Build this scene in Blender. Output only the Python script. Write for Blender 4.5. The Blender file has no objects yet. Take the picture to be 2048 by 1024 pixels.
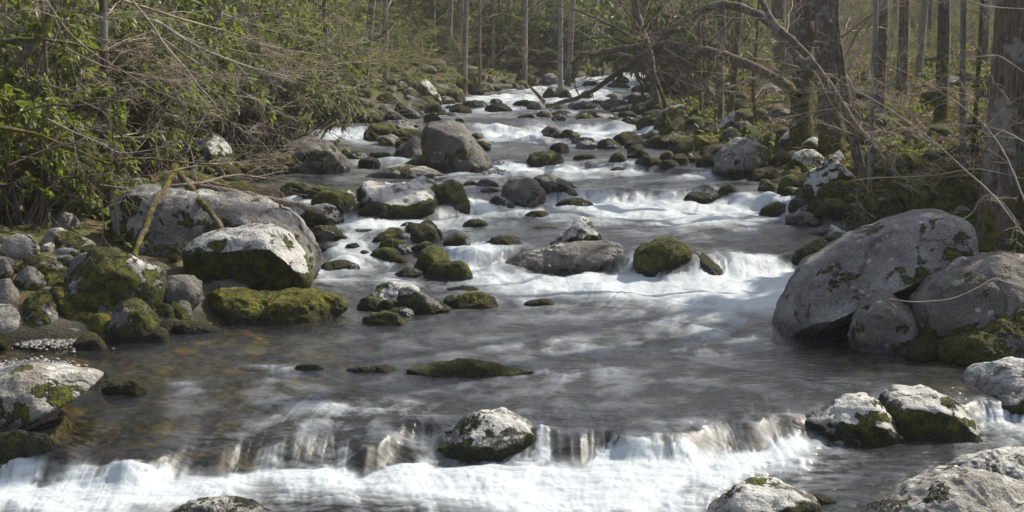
import bpy, math, random
import numpy as np
from mathutils import Vector
# ---------------------------------------------------------------- camera, sky, sun, exposure
SC = bpy.context.scene
COL = SC.collection
CAM_H = 3.0
FPX = 2813.0                      # focal length in pixels of the 2048 px wide photograph
PITCH = math.atan((512 - 60) / FPX)
cam_d = bpy.data.cameras.new('camera')
cam_d.sensor_width = 36.0
cam_d.lens = 36.0 * FPX / 2048
cam_d.clip_start = 0.1
cam_d.clip_end = 2000
cam = bpy.data.objects.new('camera', cam_d)
cam.location = (0, 0, CAM_H)
cam.rotation_euler = (math.pi / 2 - PITCH, 0, 0)
COL.objects.link(cam)
SC.camera = cam

SUN_AZ, SUN_EL = math.radians(56), math.radians(44)   # azimuth measured from +Y towards +X
sunvec = Vector((math.sin(SUN_AZ) * math.cos(SUN_EL), math.cos(SUN_AZ) * math.cos(SUN_EL), math.sin(SUN_EL)))
world = bpy.data.worlds.new('World')
SC.world = world
world.use_nodes = True
wn = world.node_tree
sky = wn.nodes.new('ShaderNodeTexSky')
sky.sky_type = 'NISHITA'
sky.sun_disc = False
sky.sun_elevation = SUN_EL
sky.sun_rotation = SUN_AZ
sky.dust_density = 2.5
wn.nodes['Background'].inputs['Strength'].default_value = 0.135
hs = wn.nodes.new('ShaderNodeHueSaturation')      # thin high cloud: a paler, less blue sky
hs.inputs['Saturation'].default_value = .7
wn.links.new(sky.outputs[0], hs.inputs['Color'])
wn.links.new(hs.outputs[0], wn.nodes['Background'].inputs['Color'])
sl = bpy.data.lights.new('sun', 'SUN')
sl.energy = 4.7
sl.angle = math.radians(0.6)
sl.color = (1.0, 0.93, 0.80)
sun = bpy.data.objects.new('sun', sl)
sun.rotation_euler = (-sunvec).to_track_quat('-Z', 'Y').to_euler()
sun.location = (10, 10, 20)
COL.objects.link(sun)
SC.view_settings.view_transform = 'Standard'
SC.view_settings.look = 'None'
SC.view_settings.exposure = 0.55
SC.view_settings.gamma = 1.0
SC.cycles.max_bounces = 6
SC.cycles.transparent_max_bounces = 12
SC.cycles.diffuse_bounces = 3
SC.cycles.glossy_bounces = 3
SC.cycles.caustics_reflective = False
SC.cycles.caustics_refractive = False

# ---------------------------------------------------------------- numeric helpers
CP, SP = math.cos(PITCH), math.sin(PITCH)
def ray(px, py):
    a, b = (px - 1024.0) / FPX, (512.0 - py) / FPX
    return a, CP + b * SP, -SP + b * CP
def on_plane(px, py, z):
    x, y, zz = ray(px, py)
    t = (z - CAM_H) / zz
    return x * t, y * t
def at_depth(px, py, Y):
    """world point seen at a pixel of the photograph, Y metres in front of the camera"""
    x, y, zz = ray(px, py)
    t = Y / y
    return np.array((x * t, Y, CAM_H + zz * t))
def project(X, Y, Z):
    zc = Y * CP - (Z - CAM_H) * SP
    up = Y * SP + (Z - CAM_H) * CP
    return 1024 + FPX * X / zc, 512 - FPX * up / zc

_r = np.random.RandomState(11)
_perm = np.concatenate([_r.permutation(256)] * 3)
_g = _r.normal(size=(256, 3)); _g /= np.linalg.norm(_g, axis=1)[:, None]
def perlin(x, y, z):
    xi, yi, zi = np.floor(x).astype(int), np.floor(y).astype(int), np.floor(z).astype(int)
    fx, fy, fz = x - xi, y - yi, z - zi
    u, v, w = [t * t * t * (t * (t * 6 - 15) + 10) for t in (fx, fy, fz)]
    out = 0
    for dx in (0, 1):
        for dy in (0, 1):
            for dz in (0, 1):
                h = _perm[_perm[_perm[(xi + dx) & 255] + ((yi + dy) & 255)] + ((zi + dz) & 255)]
                g = _g[h]
                d = g[..., 0] * (fx - dx) + g[..., 1] * (fy - dy) + g[..., 2] * (fz - dz)
                out = out + d * (u if dx else 1 - u) * (v if dy else 1 - v) * (w if dz else 1 - w)
    return out * 1.6
def fbm(x, y, z, o=3, gain=0.5):
    s, a, f = 0, 1.0, 1.0
    for k in range(o):
        s = s + a * perlin(x * f + 17.3 * k, y * f + 5.1 * k, z * f + 9.7 * k)
        a *= gain; f *= 2.03
    return s
def sstep(t):
    t = np.clip(t, 0, 1)
    return t * t * (3 - 2 * t)

# ---------------------------------------------------------------- stream profile
STEPS = [  # drop, width of the fall, lip line in pixels of the photograph
    # the first line is the FOOT of the front fall
    (0.19, 0.22, [(-400, 985), (0, 978), (100, 988), (200, 990), (340, 984), (430, 972), (520, 958), (650, 955), (760, 958), (860, 944), (960, 945), (1080, 946), (1180, 942),
                  (1300, 938), (1420, 930), (1500, 916), (1600, 902), (1700, 893), (1800, 888), (1900, 875), (1960, 862), (2048, 856), (2500, 840)]),
    (0.25, 0.34, [(300, 470), (640, 468), (700, 466), (760, 472), (850, 475), (900, 486), (960, 492), (1100, 490), (1250, 503),
                  (1330, 512), (1400, 510), (1450, 503), (1540, 500), (1600, 495), (1750, 480), (2100, 470)]),
    (0.21, 0.40, [(300, 385), (560, 388), (620, 400), (690, 408), (760, 410), (880, 402), (950, 386), (1060, 384), (1150, 378),
                  (1300, 374), (1450, 380), (1560, 396), (1650, 420), (2000, 430)]),
    (0.12, 0.30, [(400, 300), (690, 302), (790, 303), (900, 312), (1000, 322), (1150, 320), (1250, 324), (1400, 335), (1700, 340)]),
    (0.19, 0.45, [(400, 262), (610, 256), (730, 254), (840, 250), (950, 252), (1100, 247), (1200, 245), (1300, 252), (1500, 256)]),
    (0.13, 0.50, [(600, 205), (860, 194), (1000, 188), (1100, 187), (1150, 190), (1250, 188), (1500, 188)]),
    (0.12, 0.60, [(700, 172), (1050, 168), (1150, 166), (1250, 168), (1500, 168)]),
    (0.10, 0.60, [(900, 152), (1150, 151), (1300, 149), (1500, 149)]),
]
LIPS = []
LEVEL = 0.0
for drop, wid, pts in STEPS:
    LEVEL += drop
    xy = [on_plane(px, py, LEVEL if len(LIPS) else 0.0) for px, py in pts]
    xs = np.array([p[0] for p in xy]); ys = np.array([p[1] for p in xy])
    o = np.argsort(xs)
    LIPS.append((drop, wid, xs[o], ys[o]))
def lip_y(k, X):
    drop, wid, xs, ys = LIPS[k]
    s = ys.mean()
    return np.interp(X, xs, ys) + (.13 * perlin(X * 1.7, X * 0 + .4, X * 0) + .07 * perlin(X * 4.5, X * 0 + 2.4, X * 0) if k == 0 else 0) + 0.013 * s * perlin(X * 12 / s * 1.6, X * 0 + k * 3.3, X * 0) + 0.006 * s * perlin(X * 50 / s, X * 0 + k * 5.3, X * 0 + 2)
# where the front fall breaks white (1) and where it slides dark over a ledge (0), along photo x
FACE = [(-400, .8), (88, .9), (105, .05), (205, .05), (222, 1), (348, 1), (365, .15), (492, .1), (506, 1), (565, .9), (582, .2), (638, .2), (650, .95), (704, .9), (722, .1), (842, .1), (856, .6), (868, .5),
        (1066, .9), (1098, .9), (1112, .1), (1174, .1), (1188, 1), (1415, .95), (1440, .25), (1505, .15), (1532, .7), (1610, .8), (1700, .3), (1935, .3), (1960, 1), (2400, 1)]
def face(X):
    return np.interp(1024 + X / 9.6 * FPX, [a for a, b in FACE], [b for a, b in FACE])
def face_w(X):
    return sum(face(X + d) for d in (-.24, -.16, -.08, 0, .08, .16, .24)) / 7
def water_z(X, Y):
    X = np.asarray(X, float); Y = np.asarray(Y, float)
    z = np.zeros(np.broadcast(X, Y).shape)
    for k, (drop, wid, xs, ys) in enumerate(LIPS):
        d = Y - lip_y(k, X)
        q = 1 + .6 * perlin(X * 14 / ys.mean(), X * 0 + k * 2.2, X * 0 + 7)
        wv = wid * np.clip(q, .45, 1.8)
        if k == 0: wv = wid * np.clip(1 + .9 * perlin(X * 2.6, X * 0 + 9.2, X * 0 + 7), .6, 1.6) * (1.05 + 2.4 * (1 - face_w(X))); d = d - wv
        if k == 1: wv = wv * (1 + 2.2 * np.exp(-((X + 1.95) / .65) ** 2))
        z = z + drop * (.68 * sstep(d / wv + 1) + .32 * sstep((d + wv * .2) / (wid * 5) + .35))
    return z
_cy = [0.0] + [float(np.interp(0.5, l[2], l[3])) for l in LIPS]
_cz = [0.0]
for l in LIPS: _cz.append(_cz[-1] + l[0])
def smooth_z(Y):
    return np.interp(Y, [0, 8.5, 12.5, 18, 22, 28, 34, 43, 50, 60], [0, 0.05, .22, .42, .6, .74, .93, 1.1, 1.22, LEVEL])

def shore(pts):
    lv = []
    for px, py in pts:
        z = 0.2
        for _ in range(12):
            X, Y = on_plane(px, py, z)
            z = 0.5 * z + 0.5 * float(smooth_z(Y))
        lv.append((Y, X))
    lv.sort()
    return np.array([a[0] for a in lv]), np.array([a[1] for a in lv])
SL = shore([(-330, 1024), (-300, 900), (-200, 800), (-90, 730), (20, 690), (230, 668), (400, 650), (520, 600), (540, 560), (520, 520), (500, 470), (480, 420),
            (470, 385), (520, 350), (570, 330), (598, 300), (600, 262), (680, 250), (775, 235), (855, 215), (880, 205), (935, 190),
            (1010, 180), (1105, 168), (1160, 158), (1235, 149), (1255, 144)])
SR = shore([(2500, 1024), (2400, 900), (2150, 770), (1960, 735), (1800, 700), (1760, 640), (1800, 560), (1740, 520), (1690, 470), (1640, 440), (1610, 405),
            (1585, 385), (1500, 360), (1440, 335), (1345, 300), (1310, 272), (1310, 250), (1290, 225), (1272, 205), (1285, 190), (1292, 165), (1296, 144)])
def XL(Y):
    return np.interp(Y, SL[0], SL[1]) + np.maximum(0, Y - SL[0][-1]) * 0.35
def XR(Y):
    return np.interp(Y, SR[0], SR[1]) + np.maximum(0, Y - SR[0][-1]) * 0.28
def shore_d(X, Y):
    """metres outside the water's edge (negative inside)"""
    return np.maximum(XL(Y) - X, X - XR(Y))
def terrain_z(X, Y):
    X = np.asarray(X, float); Y = np.asarray(Y, float)
    sd = shore_d(X, Y) + 0.25 * perlin(X * 0.8, Y * 0.8, X * 0)
    w = water_z(X, Y); s = smooth_z(Y)
    b = sstep(sd / 1.2)
    base = w * (1 - b) + s * b
    out = np.maximum(sd, 0)
    left = (X < XL(Y) + 0.2)
    steep = np.where(left, 0.15, 0.10) * out + 0.035 * np.maximum(out - 4, 0) + 0.10 * np.maximum(out - 16, 0)
    bank = 0.02 + steep + 0.12 * sstep(out / 0.6) * np.where(left, .5, 1)
    depth = -(0.06 + 0.34 * sstep(-sd / 2.2)) * (1 - .55 * sstep((-X - .6) / 1.6) * sstep((14 - Y) / 1.5))
    z = base + np.where(sd > 0, bank, depth)
    z = z + 0.05 * fbm(X * 1.3, Y * 1.3, X * 0 + 3, 3) * sstep(np.abs(sd) * 1.5 + .2)
    z = z + 0.9 * sstep((out - 5) / 10) * perlin(X * 0.13, Y * 0.13, X * 0 + 8) * 0.5
    far = np.maximum(0, Y - 58)
    z = z + 0.14 * far * sstep(far / 25) + 0.0009 * far ** 2 * 0.4
    return z
def ground_z(X, Y):
    return np.maximum(terrain_z(X, Y), water_z(X, Y))
_T = 6.5 * np.exp(np.linspace(0, math.log(150 / 6.5), 5000))
def hit(px, py, wateronly=False):
    x, y, zz = ray(px, py)
    t = _T / y
    X = x * t; Z = CAM_H + zz * t
    G = water_z(X, _T) if wateronly else ground_z(X, _T)
    i = np.argmax(Z < G)
    if not (Z < G).any(): i = len(_T) - 1
    return float(X[i]), float(_T[i]), float(G[i])

# ---------------------------------------------------------------- object helpers
def tag(o, label=None, cat=None, group=None, kind=None):
    if label: o['label'] = label
    if cat: o['category'] = cat
    if group: o['group'] = group
    if kind: o['kind'] = kind
    return o
def link(name, me, mat=None, parent=None, loc=None):
    o = bpy.data.objects.new(name, me)
    COL.objects.link(o)
    if mat is not None and me is not None and not me.materials: me.materials.append(mat)
    if parent is not None: o.parent = parent
    if loc is not None: o.location = loc
    return o
def np_mesh(name, V, F, smooth=True, attrs=None):
    me = bpy.data.meshes.new(name)
    V = np.ascontiguousarray(V, dtype=np.float32); F = np.ascontiguousarray(F, dtype=np.int32)
    n = F.shape[1]
    me.vertices.add(len(V)); me.vertices.foreach_set('co', V.ravel())
    me.loops.add(F.size); me.loops.foreach_set('vertex_index', F.ravel())
    me.polygons.add(len(F)); me.polygons.foreach_set('loop_start', np.arange(0, F.size, n, dtype=np.int32))
    me.update(calc_edges=True)
    if smooth: me.polygons.foreach_set('use_smooth', np.ones(len(F), dtype=bool))
    for k, a in (attrs or {}).items():
        at = me.attributes.new(k, 'FLOAT', 'POINT')
        at.data.foreach_set('value', np.ascontiguousarray(a, dtype=np.float32).ravel())
    me.update()
    return me
def copy_tree(root, loc, rz=0.0, sc=1.0, label=None, group=None):
    r = root.copy(); COL.objects.link(r)
    r.location = loc; r.rotation_euler = (0, 0, rz); r.scale = (sc, sc, sc)
    if label: r['label'] = label
    if group: r['group'] = group
    for ch in root.children:
        c = ch.copy(); COL.objects.link(c); c.parent = r
    return r

REFS = {'rock': [], 'tree': []}
USED = set()
def add_ref(kind, label, X, Y, Z):
    n = len(label.split())
    if n <= 10 and 'group' not in label: REFS[kind].append((label, *[float(q) for q in project(X, Y, Z)]))
def near_label(what, X, Y, Z, kind, fallback, article='the'):
    """name a minor thing by the nearest described one and the side of it on which it stands"""
    px, py = [float(q) for q in project(float(X), float(Y), float(Z))]
    if not (-80 < px < 2130): return fallback
    c = sorted(REFS['rock'] if kind == 'rock' else REFS['tree'] + REFS['rock'], key=lambda r: (r[1] - px) ** 2 + ((r[2] - py) * 1.6) ** 2)[:14]
    for lab, rx, ry in c:
        dx, dy = px - rx, py - ry
        if abs(dx) > abs(dy) * 1.2: rel = 'left of' if dx < 0 else 'right of'
        else: rel = 'behind' if dy < 0 else 'in front of'
        l = '%s %s the %s' % (what, rel, lab)
        if len(l.split()) <= 16 and l not in USED:
            USED.add(l); return l
    return fallback

# ---------------------------------------------------------------- materials
class NT:
    def __init__(s, name):
        s.m = bpy.data.materials.new(name); s.m.use_nodes = True
        s.t = s.m.node_tree; s.t.nodes.clear()
        s.out = s.t.nodes.new('ShaderNodeOutputMaterial')
    def n(s, typ, **kw):
        nd = s.t.nodes.new('ShaderNode' + typ)
        for k, v in kw.items():
            if hasattr(nd, k): setattr(nd, k, v)
        return nd
    def put(s, sock, v):
        if v is None: return
        if hasattr(v, 'is_output') or isinstance(v, bpy.types.NodeSocket): s.t.links.new(v, sock)
        else:
            if isinstance(v, (tuple, list)) and len(v) == 3 and sock.type == 'RGBA': v = (*v, 1)
            sock.default_value = v
    def math(s, op, a, b=None, c=None, clamp=False):
        nd = s.n('Math', operation=op); nd.use_clamp = clamp
        s.put(nd.inputs[0], a); s.put(nd.inputs[1], b)
        if c is not None: s.put(nd.inputs[2], c)
        return nd.outputs[0]
    def mix(s, f, a, b, typ='MIX'):
        nd = s.n('MixRGB', blend_type=typ)
        s.put(nd.inputs[0], f); s.put(nd.inputs[1], a); s.put(nd.inputs[2], b)
        return nd.outputs[0]
    def noise(s, vec, scale, detail=3, rough=.55, dist=0.0):
        nd = s.n('TexNoise'); s.put(nd.inputs['Vector'], vec)
        nd.inputs['Scale'].default_value = scale; nd.inputs['Detail'].default_value = detail
        nd.inputs['Roughness'].default_value = rough; nd.inputs['Distortion'].default_value = dist
        return nd.outputs[0]
    def voro(s, vec, scale, feature='F1', rnd=1.0):
        nd = s.n('TexVoronoi', feature=feature); s.put(nd.inputs['Vector'], vec)
        nd.inputs['Scale'].default_value = scale; nd.inputs['Randomness'].default_value = rnd
        return nd
    def ramp(s, f, lo, hi, smooth=True):
        nd = s.n('MapRange'); nd.interpolation_type = 'SMOOTHSTEP' if smooth else 'LINEAR'
        s.put(nd.inputs['Value'], f); nd.inputs['From Min'].default_value = lo; nd.inputs['From Max'].default_value = hi
        return nd.outputs[0]
    def attr(s, name):
        nd = s.n('Attribute'); nd.attribute_name = name
        return nd.outputs['Fac']
    def bump(s, h, strength, dist, normal=None):
        nd = s.n('Bump'); nd.inputs['Strength'].default_value = strength; nd.inputs['Distance'].default_value = dist
        s.put(nd.inputs['Height'], h)
        if normal is not None: s.put(nd.inputs['Normal'], normal)
        return nd.outputs[0]
    def bsdf(s, color, rough=.8, normal=None, spec=.5, **kw):
        nd = s.n('BsdfPrincipled')
        s.put(nd.inputs['Base Color'], color); s.put(nd.inputs['Roughness'], rough)
        s.put(nd.inputs['Specular IOR Level'], spec)
        if normal is not None: s.put(nd.inputs['Normal'], normal)
        for k, v in kw.items(): s.put(nd.inputs[k], v)
        return nd.outputs[0]
    def done(s, shader):
        s.t.links.new(shader, s.out.inputs['Surface'])
        return s.m

def objvec(t, k=1.0):
    tc = t.n('TexCoord'); oi = t.n('ObjectInfo')
    mm = t.n('VectorMath', operation='MULTIPLY_ADD')
    cx = t.n('CombineXYZ')
    t.put(cx.inputs[0], oi.outputs['Random']); t.put(cx.inputs[1], oi.outputs['Random']); t.put(cx.inputs[2], oi.outputs['Random'])
    t.put(mm.inputs[0], cx.outputs[0]); mm.inputs[1].default_value = (57, 91, 33)
    t.put(mm.inputs[2], tc.outputs['Object'])
    return mm.outputs[0], oi.outputs['Random']

def rock_mat(name, dark, light, lichen, moss, topmoss, sidemoss, mosscol=((.014, .016, .003), (.175, .180, .012)), wetall=0.0, fine=1.0):
    """granite with pale lichen crust on the upper faces and moss cushions; amounts 0..1"""
    t = NT(name)
    v, rnd = objvec(t)
    geo = t.n('NewGeometry'); sep = t.n('SeparateXYZ'); t.put(sep.inputs[0], geo.outputs['Normal'])
    nz = sep.outputs[2]
    n1 = t.noise(v, 2.2, 5, .62, .4); n2 = t.noise(v, 9, 5, .65); n3 = t.noise(v, 45, 3, .6); n4 = t.noise(v, 120, 2, .6)
    base = t.mix(t.ramp(n1, .35, .68), dark, light)
    base = t.mix(t.ramp(n3, .35, .75), t.mix(.5, base, (.02, .02, .018), 'MIX'), base)
    base = t.mix(t.math('MULTIPLY', t.ramp(n4, .56, .66), .35), base, (.42, .41, .38))
    # brown staining
    base = t.mix(t.math('MULTIPLY', t.ramp(t.noise(v, 3.3, 3, .5), .52, .72), .35), base, (.13, .085, .045))
    # lichen: large crusts on the upper faces plus round spots anywhere
    lw = t.math('MULTIPLY_ADD', nz, .30, t.math('MULTIPLY_ADD', n2, .45, t.math('MULTIPLY', n1, .80)))
    lm = t.ramp(lw, 1.07 - .42 * lichen, 1.13 - .42 * lichen)
    vo = t.voro(v, 7 * fine).outputs['Distance']
    vd = t.math('MULTIPLY_ADD', t.noise(v, 20, 3, .6), .28, vo)
    sp = t.math('MULTIPLY', t.ramp(vd, .36, .30), t.ramp(t.noise(v, 1.7, 2), .55 - .15 * lichen, .60 - .15 * lichen))
    lm = t.math('MAXIMUM', lm, t.math('MULTIPLY', sp, .75 if lichen > 0 else .0))
    lm = t.math('MULTIPLY', lm, t.ramp(t.math('MULTIPLY_ADD', n3, .25, t.noise(v, 5.0, 5, .7, .6)), .50, .60))
    col = t.mix(t.math('MULTIPLY', lm, .85), base, t.mix(n2, (.33, .325, .295), (.62, .61, .57)))
    # moss
    mw = t.math('MULTIPLY_ADD', t.noise(v, 2.3, 5, .65, .4), 1.7, t.math('MULTIPLY_ADD', n2, .28, -.35))
    mw = t.math('ADD', mw, t.math('MULTIPLY', t.ramp(nz, -.2, .85), topmoss * .38))
    mw = t.math('ADD', mw, t.math('MULTIPLY', t.ramp(nz, .75, .05), sidemoss * .38))
    mm = t.ramp(t.math('MULTIPLY_ADD', n3, .10, mw), .98 - .42 * moss, 1.03 - .42 * moss)
    mc = t.mix(t.ramp(t.math('MULTIPLY_ADD', n3, .5, t.math('MULTIPLY', n2, .6)), .42, .72), mosscol[0], mosscol[1])
    col = t.mix(mm, col, mc)
    wet = t.attr('wet')
    wet = t.math('MAXIMUM', wet, wetall)
    col = t.mix(t.math('MULTIPLY', wet, .82), col, t.mix(.18, (.008, .007, .005), col))
    h = t.math('MULTIPLY_ADD', n2, 1.0, t.math('MULTIPLY', n3, .45))
    ck = t.voro(t.mix(.16, v, t.n('TexCoord').outputs['Object']) if False else v, 1.5, 'DISTANCE_TO_EDGE')
    wv_ = t.n('VectorMath', operation='ADD'); cn = t.n('TexNoise'); t.put(cn.inputs['Vector'], v); cn.inputs['Scale'].default_value = 2.5; cn.inputs['Detail'].default_value = 4
    sc_ = t.n('VectorMath', operation='SCALE'); t.put(sc_.inputs[0], cn.outputs['Color']); sc_.inputs['Scale'].default_value = .55
    t.put(wv_.inputs[0], v); t.put(wv_.inputs[1], sc_.outputs[0]); t.put(ck.inputs['Vector'], wv_.outputs[0])
    crack = t.math('MULTIPLY', t.ramp(ck.outputs['Distance'], .030, .004), t.ramp(t.noise(v, 1.3, 2), .48, .56))
    col = t.mix(t.math('MULTIPLY', crack, .5), col, (.03, .028, .022))
    nb = t.bump(h, .8, .045)
    nb = t.bump(t.math('MULTIPLY', crack, -1.0), .6, .02, nb)
    mh = t.math('MULTIPLY', mm, t.math('MULTIPLY_ADD', n4, .6, t.math('MULTIPLY_ADD', n3, .8, .6)))
    nb = t.bump(mh, 1.0, .035, nb)
    rough = t.math('MULTIPLY_ADD', t.math('MULTIPLY', wet, t.math('SUBTRACT', 1.0, mm)), -.58, .88)
    return t.done(t.bsdf(col, rough, nb, spec=.4))

M = {}
M['G'] = rock_mat('grey_granite', (.18, .172, .158), (.37, .355, .33), .22, .26, .05, .42)
M['L'] = rock_mat('lichen_granite', (.12, .105, .085), (.24, .22, .19), .95, .70, -.5, .80)
M['K'] = rock_mat('wet_lichen_granite', (.055, .048, .038), (.13, .115, .09), .86, .82, -.55, .75)
M['H'] = rock_mat('half_mossy_granite', (.11, .10, .085), (.22, .205, .18), .45, .66, .25, .35)
M['M'] = rock_mat('mossy_rock', (.06, .056, .045), (.14, .13, .11), .20, .88, .6, .15)
M['Y'] = rock_mat('yellow_moss_rock', (.07, .065, .05), (.15, .14, .12), .25, .92, .6, .15, ((.04, .038, .006), (.27, .255, .018)))
M['B'] = rock_mat('brown_grey_rock', (.12, .108, .09), (.25, .23, .20), .18, .12, .1, .45)
M['P'] = rock_mat('pale_rock', (.25, .235, .20), (.46, .44, .385), .35, .22, .25, .2)
M['D'] = rock_mat('dark_wet_rock', (.03, .027, .022), (.075, .066, .054), .0, .55, .4, .2, wetall=.75)
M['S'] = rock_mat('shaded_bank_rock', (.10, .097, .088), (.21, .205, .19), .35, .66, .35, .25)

def leaf_mat(name, c1, c2, rough=.35, trans=.35, spec=.5):
    t = NT(name)
    v, rnd = objvec(t)
    g = t.n('NewGeometry')
    col = t.mix(t.ramp(t.noise(v, 2.3, 2), .35, .65), c1, c2)
    col = t.mix(t.math('MULTIPLY', g.outputs['Random Per Island'], .7), col, t.mix(.5, c2, (.12, .11, .02)))
    p = t.bsdf(col, rough, spec=spec)
    tr = t.n('BsdfTranslucent'); t.put(tr.inputs['Color'], t.mix(.5, col, (.26, .34, .04)))
    mx = t.n('MixShader'); mx.inputs[0].default_value = trans
    t.put(mx.inputs[1], p); t.put(mx.inputs[2], tr.outputs[0])
    return t.done(mx.outputs[0])
M['rhodo'] = leaf_mat('rhododendron_leaf', (.045, .075, .012), (.17, .20, .022), .42, .50, .4)
M['rhodo_far'] = leaf_mat('evergreen_leaf', (.06, .085, .03), (.15, .17, .06), .45, .42, .35)  # lighter and less saturated: distance haze mixed into the leaf colour
M['spring'] = leaf_mat('spring_leaf', (.16, .17, .045), (.25, .235, .08), .5, .5, .3)  # tan mixed into the green to suggest hazy distance
M['forb'] = leaf_mat('forest_floor_leaf', (.035, .065, .012), (.09, .12, .022), .5, .4, .3)
M['dead'] = leaf_mat('dead_leaf', (.14, .085, .045), (.26, .17, .10), .8, .15, .2)
M['bud'] = leaf_mat('orange_bud', (.28, .11, .05), (.35, .20, .07), .6, .4, .2)

def bark_mat(name, c1, c2, moss=.2, scale=1.0, mossc=((.04, .045, .008), (.13, .125, .018))):
    t = NT(name)
    v, rnd = objvec(t)
    mp = t.n('Mapping'); t.put(mp.inputs['Vector'], v); mp.inputs['Scale'].default_value = (1, 1, .18)
    s1 = t.noise(mp.outputs[0], 26 * scale, 5, .65, .3); s2 = t.noise(v, 2.5, 4, .6); s3 = t.noise(v, 14, 4, .6)
    col = t.mix(t.ramp(s1, .32, .66), c1, c2)
    col = t.mix(t.math('MULTIPLY', t.ramp(t.math('MULTIPLY_ADD', s3, .5, s2), .78, .86), .55), col, (.30, .31, .28))
    sep = t.n('SeparateXYZ'); tc = t.n('TexCoord'); t.put(sep.inputs[0], tc.outputs['Object'])
    low = t.ramp(sep.outputs[2], 2.2, .0)
    mf = t.math('ADD', t.math('MULTIPLY_ADD', s2, .9, t.math('MULTIPLY', s3, .35)), t.math('MULTIPLY', low, .22))
    mm = t.ramp(mf, .98 - .35 * moss, 1.05 - .35 * moss)
    col = t.mix(mm, col, t.mix(t.ramp(s3, .4, .65), mossc[0], mossc[1]))
    nb = t.bump(t.math('MULTIPLY_ADD', mm, .4, s1), .8, .03)
    return t.done(t.bsdf(col, .9, nb, spec=.25))
M['bark'] = bark_mat('grey_brown_bark', (.055, .042, .031), (.18, .138, .10), .35)
M['bark_moss'] = bark_mat('mossy_bark', (.06, .05, .04), (.16, .13, .10), .72)
M['bark_pale'] = bark_mat('pale_grey_bark', (.12, .11, .10), (.26, .24, .215), .15)
M['bark_far'] = bark_mat('far_bark', (.11, .09, .072), (.27, .22, .175), .25)  # paler than the near bark, with background haze put into the colour
M['drift'] = bark_mat('weathered_wood', (.14, .10, .075), (.27, .205, .16), -.6)
M['logmoss'] = bark_mat('mossy_log_bark', (.07, .052, .035), (.18, .14, .095), .62, 1.0, ((.05, .045, .01), (.15, .12, .02)))
def twig_mat(name, c1, c2):
    t = NT(name); v, rnd = objvec(t)
    return t.done(t.bsdf(t.mix(t.ramp(t.noise(v, 3, 3), .35, .65), c1, c2), .75, spec=.3))
M['twig'] = twig_mat('bare_twig', (.17, .135, .10), (.37, .30, .23))
M['twig_pale'] = twig_mat('pale_twig', (.24, .21, .17), (.42, .37, .31))
M['twig_green'] = twig_mat('budding_twig', (.19, .165, .08), (.35, .30, .16))
M['twig_dark'] = twig_mat('dark_twig', (.09, .07, .052), (.21, .17, .125))
# ---------------------------------------------------------------- ground
def build_ground():
    ys = np.concatenate([np.linspace(-25, 6.4, 40), 6.5 * np.exp(np.linspace(0, math.log(60 / 6.5), 520)), np.linspace(60.5, 260, 110)])
    u = np.concatenate([np.linspace(-1, -0.46, 70)[:-1] ** 3 * 1.0, np.linspace(-0.46 ** 1, 0.46, 560), np.linspace(.46, 1, 70)[1:] ** 3])
    u = np.concatenate([-np.exp(np.linspace(math.log(3.2), math.log(.46), 70))[:-1], np.linspace(-.46, .46, 560), np.exp(np.linspace(math.log(.46), math.log(3.2), 70))[1:]])
    Yg = np.repeat(ys[:, None], len(u), 1)
    W = np.maximum(np.abs(Yg), 12)
    W = np.where(np.abs(Yg) > 12, np.abs(Yg), 12)
    Xg = u[None, :] * W
    Z = terrain_z(Xg, np.maximum(Yg, 5))
    n, m = Z.shape
    V = np.stack([Xg, Yg, Z], -1).reshape(-1, 3)
    i = np.arange(n * m).reshape(n, m)
    F = np.stack([i[:-1, :-1], i[:-1, 1:], i[1:, 1:], i[1:, :-1]], -1).reshape(-1, 4)
    Yc = np.maximum(Yg, 5)
    above = (Z - water_z(Xg, Yc))
    me = np_mesh('ground', V, F, True, {'above': above.ravel(), 'out': shore_d(Xg, Yc).ravel()})
    t = NT('forest_floor_and_stream_bed')
    tc = t.n('TexCoord'); v = tc.outputs['Object']
    ab, out = t.attr('above'), t.attr('out')
    n1, n2, n3 = t.noise(v, .7, 4, .6), t.noise(v, 5, 4, .6), t.noise(v, 32, 3, .6)
    litter = t.mix(t.ramp(n3, .3, .7), (.045, .032, .021), (.155, .105, .068))
    litter = t.mix(t.ramp(n2, .4, .65), litter, (.10, .085, .05))
    mossf = t.ramp(t.math('MULTIPLY_ADD', n2, .4, n1), .66, .78)
    near = t.ramp(out, 14, 1)
    mossf = t.math('MAXIMUM', mossf, t.math('MULTIPLY', near, t.ramp(n2, .42, .58)))
    soil = t.mix(t.math('MULTIPLY', mossf, .85), litter, t.mix(t.ramp(n3, .35, .7), (.025, .032, .006), (.12, .13, .018)))
    vo = t.voro(v, 11); cell = t.voro(v, 11)
    cob = t.mix(cell.outputs['Color'], (.05, .04, .022), (.19, .145, .07))
    cob = t.mix(t.ramp(vo.outputs['Distance'], .35, .7), cob, (.02, .016, .008))
    vo2 = t.voro(v, 2.6)
    cob = t.mix(t.ramp(vo2.outputs['Distance'], .30, .42), t.mix(vo2.outputs['Color'], (.13, .095, .035), (.32, .24, .11)), cob)
    bank = t.ramp(ab, -.02, .06)
    wetc = t.mix(t.ramp(ab, .01, .16), (.022, .019, .013), (.085, .075, .055))
    col = t.mix(bank, cob, t.mix(t.ramp(out, .15, 1.3), wetc, soil))
    nb = t.bump(t.math('MULTIPLY_ADD', n3, .5, n2), .9, .05)
    me.materials.append(t.done(t.bsdf(col, .9, nb, spec=.25)))
    tag(link('ground', me), kind='structure')

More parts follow.
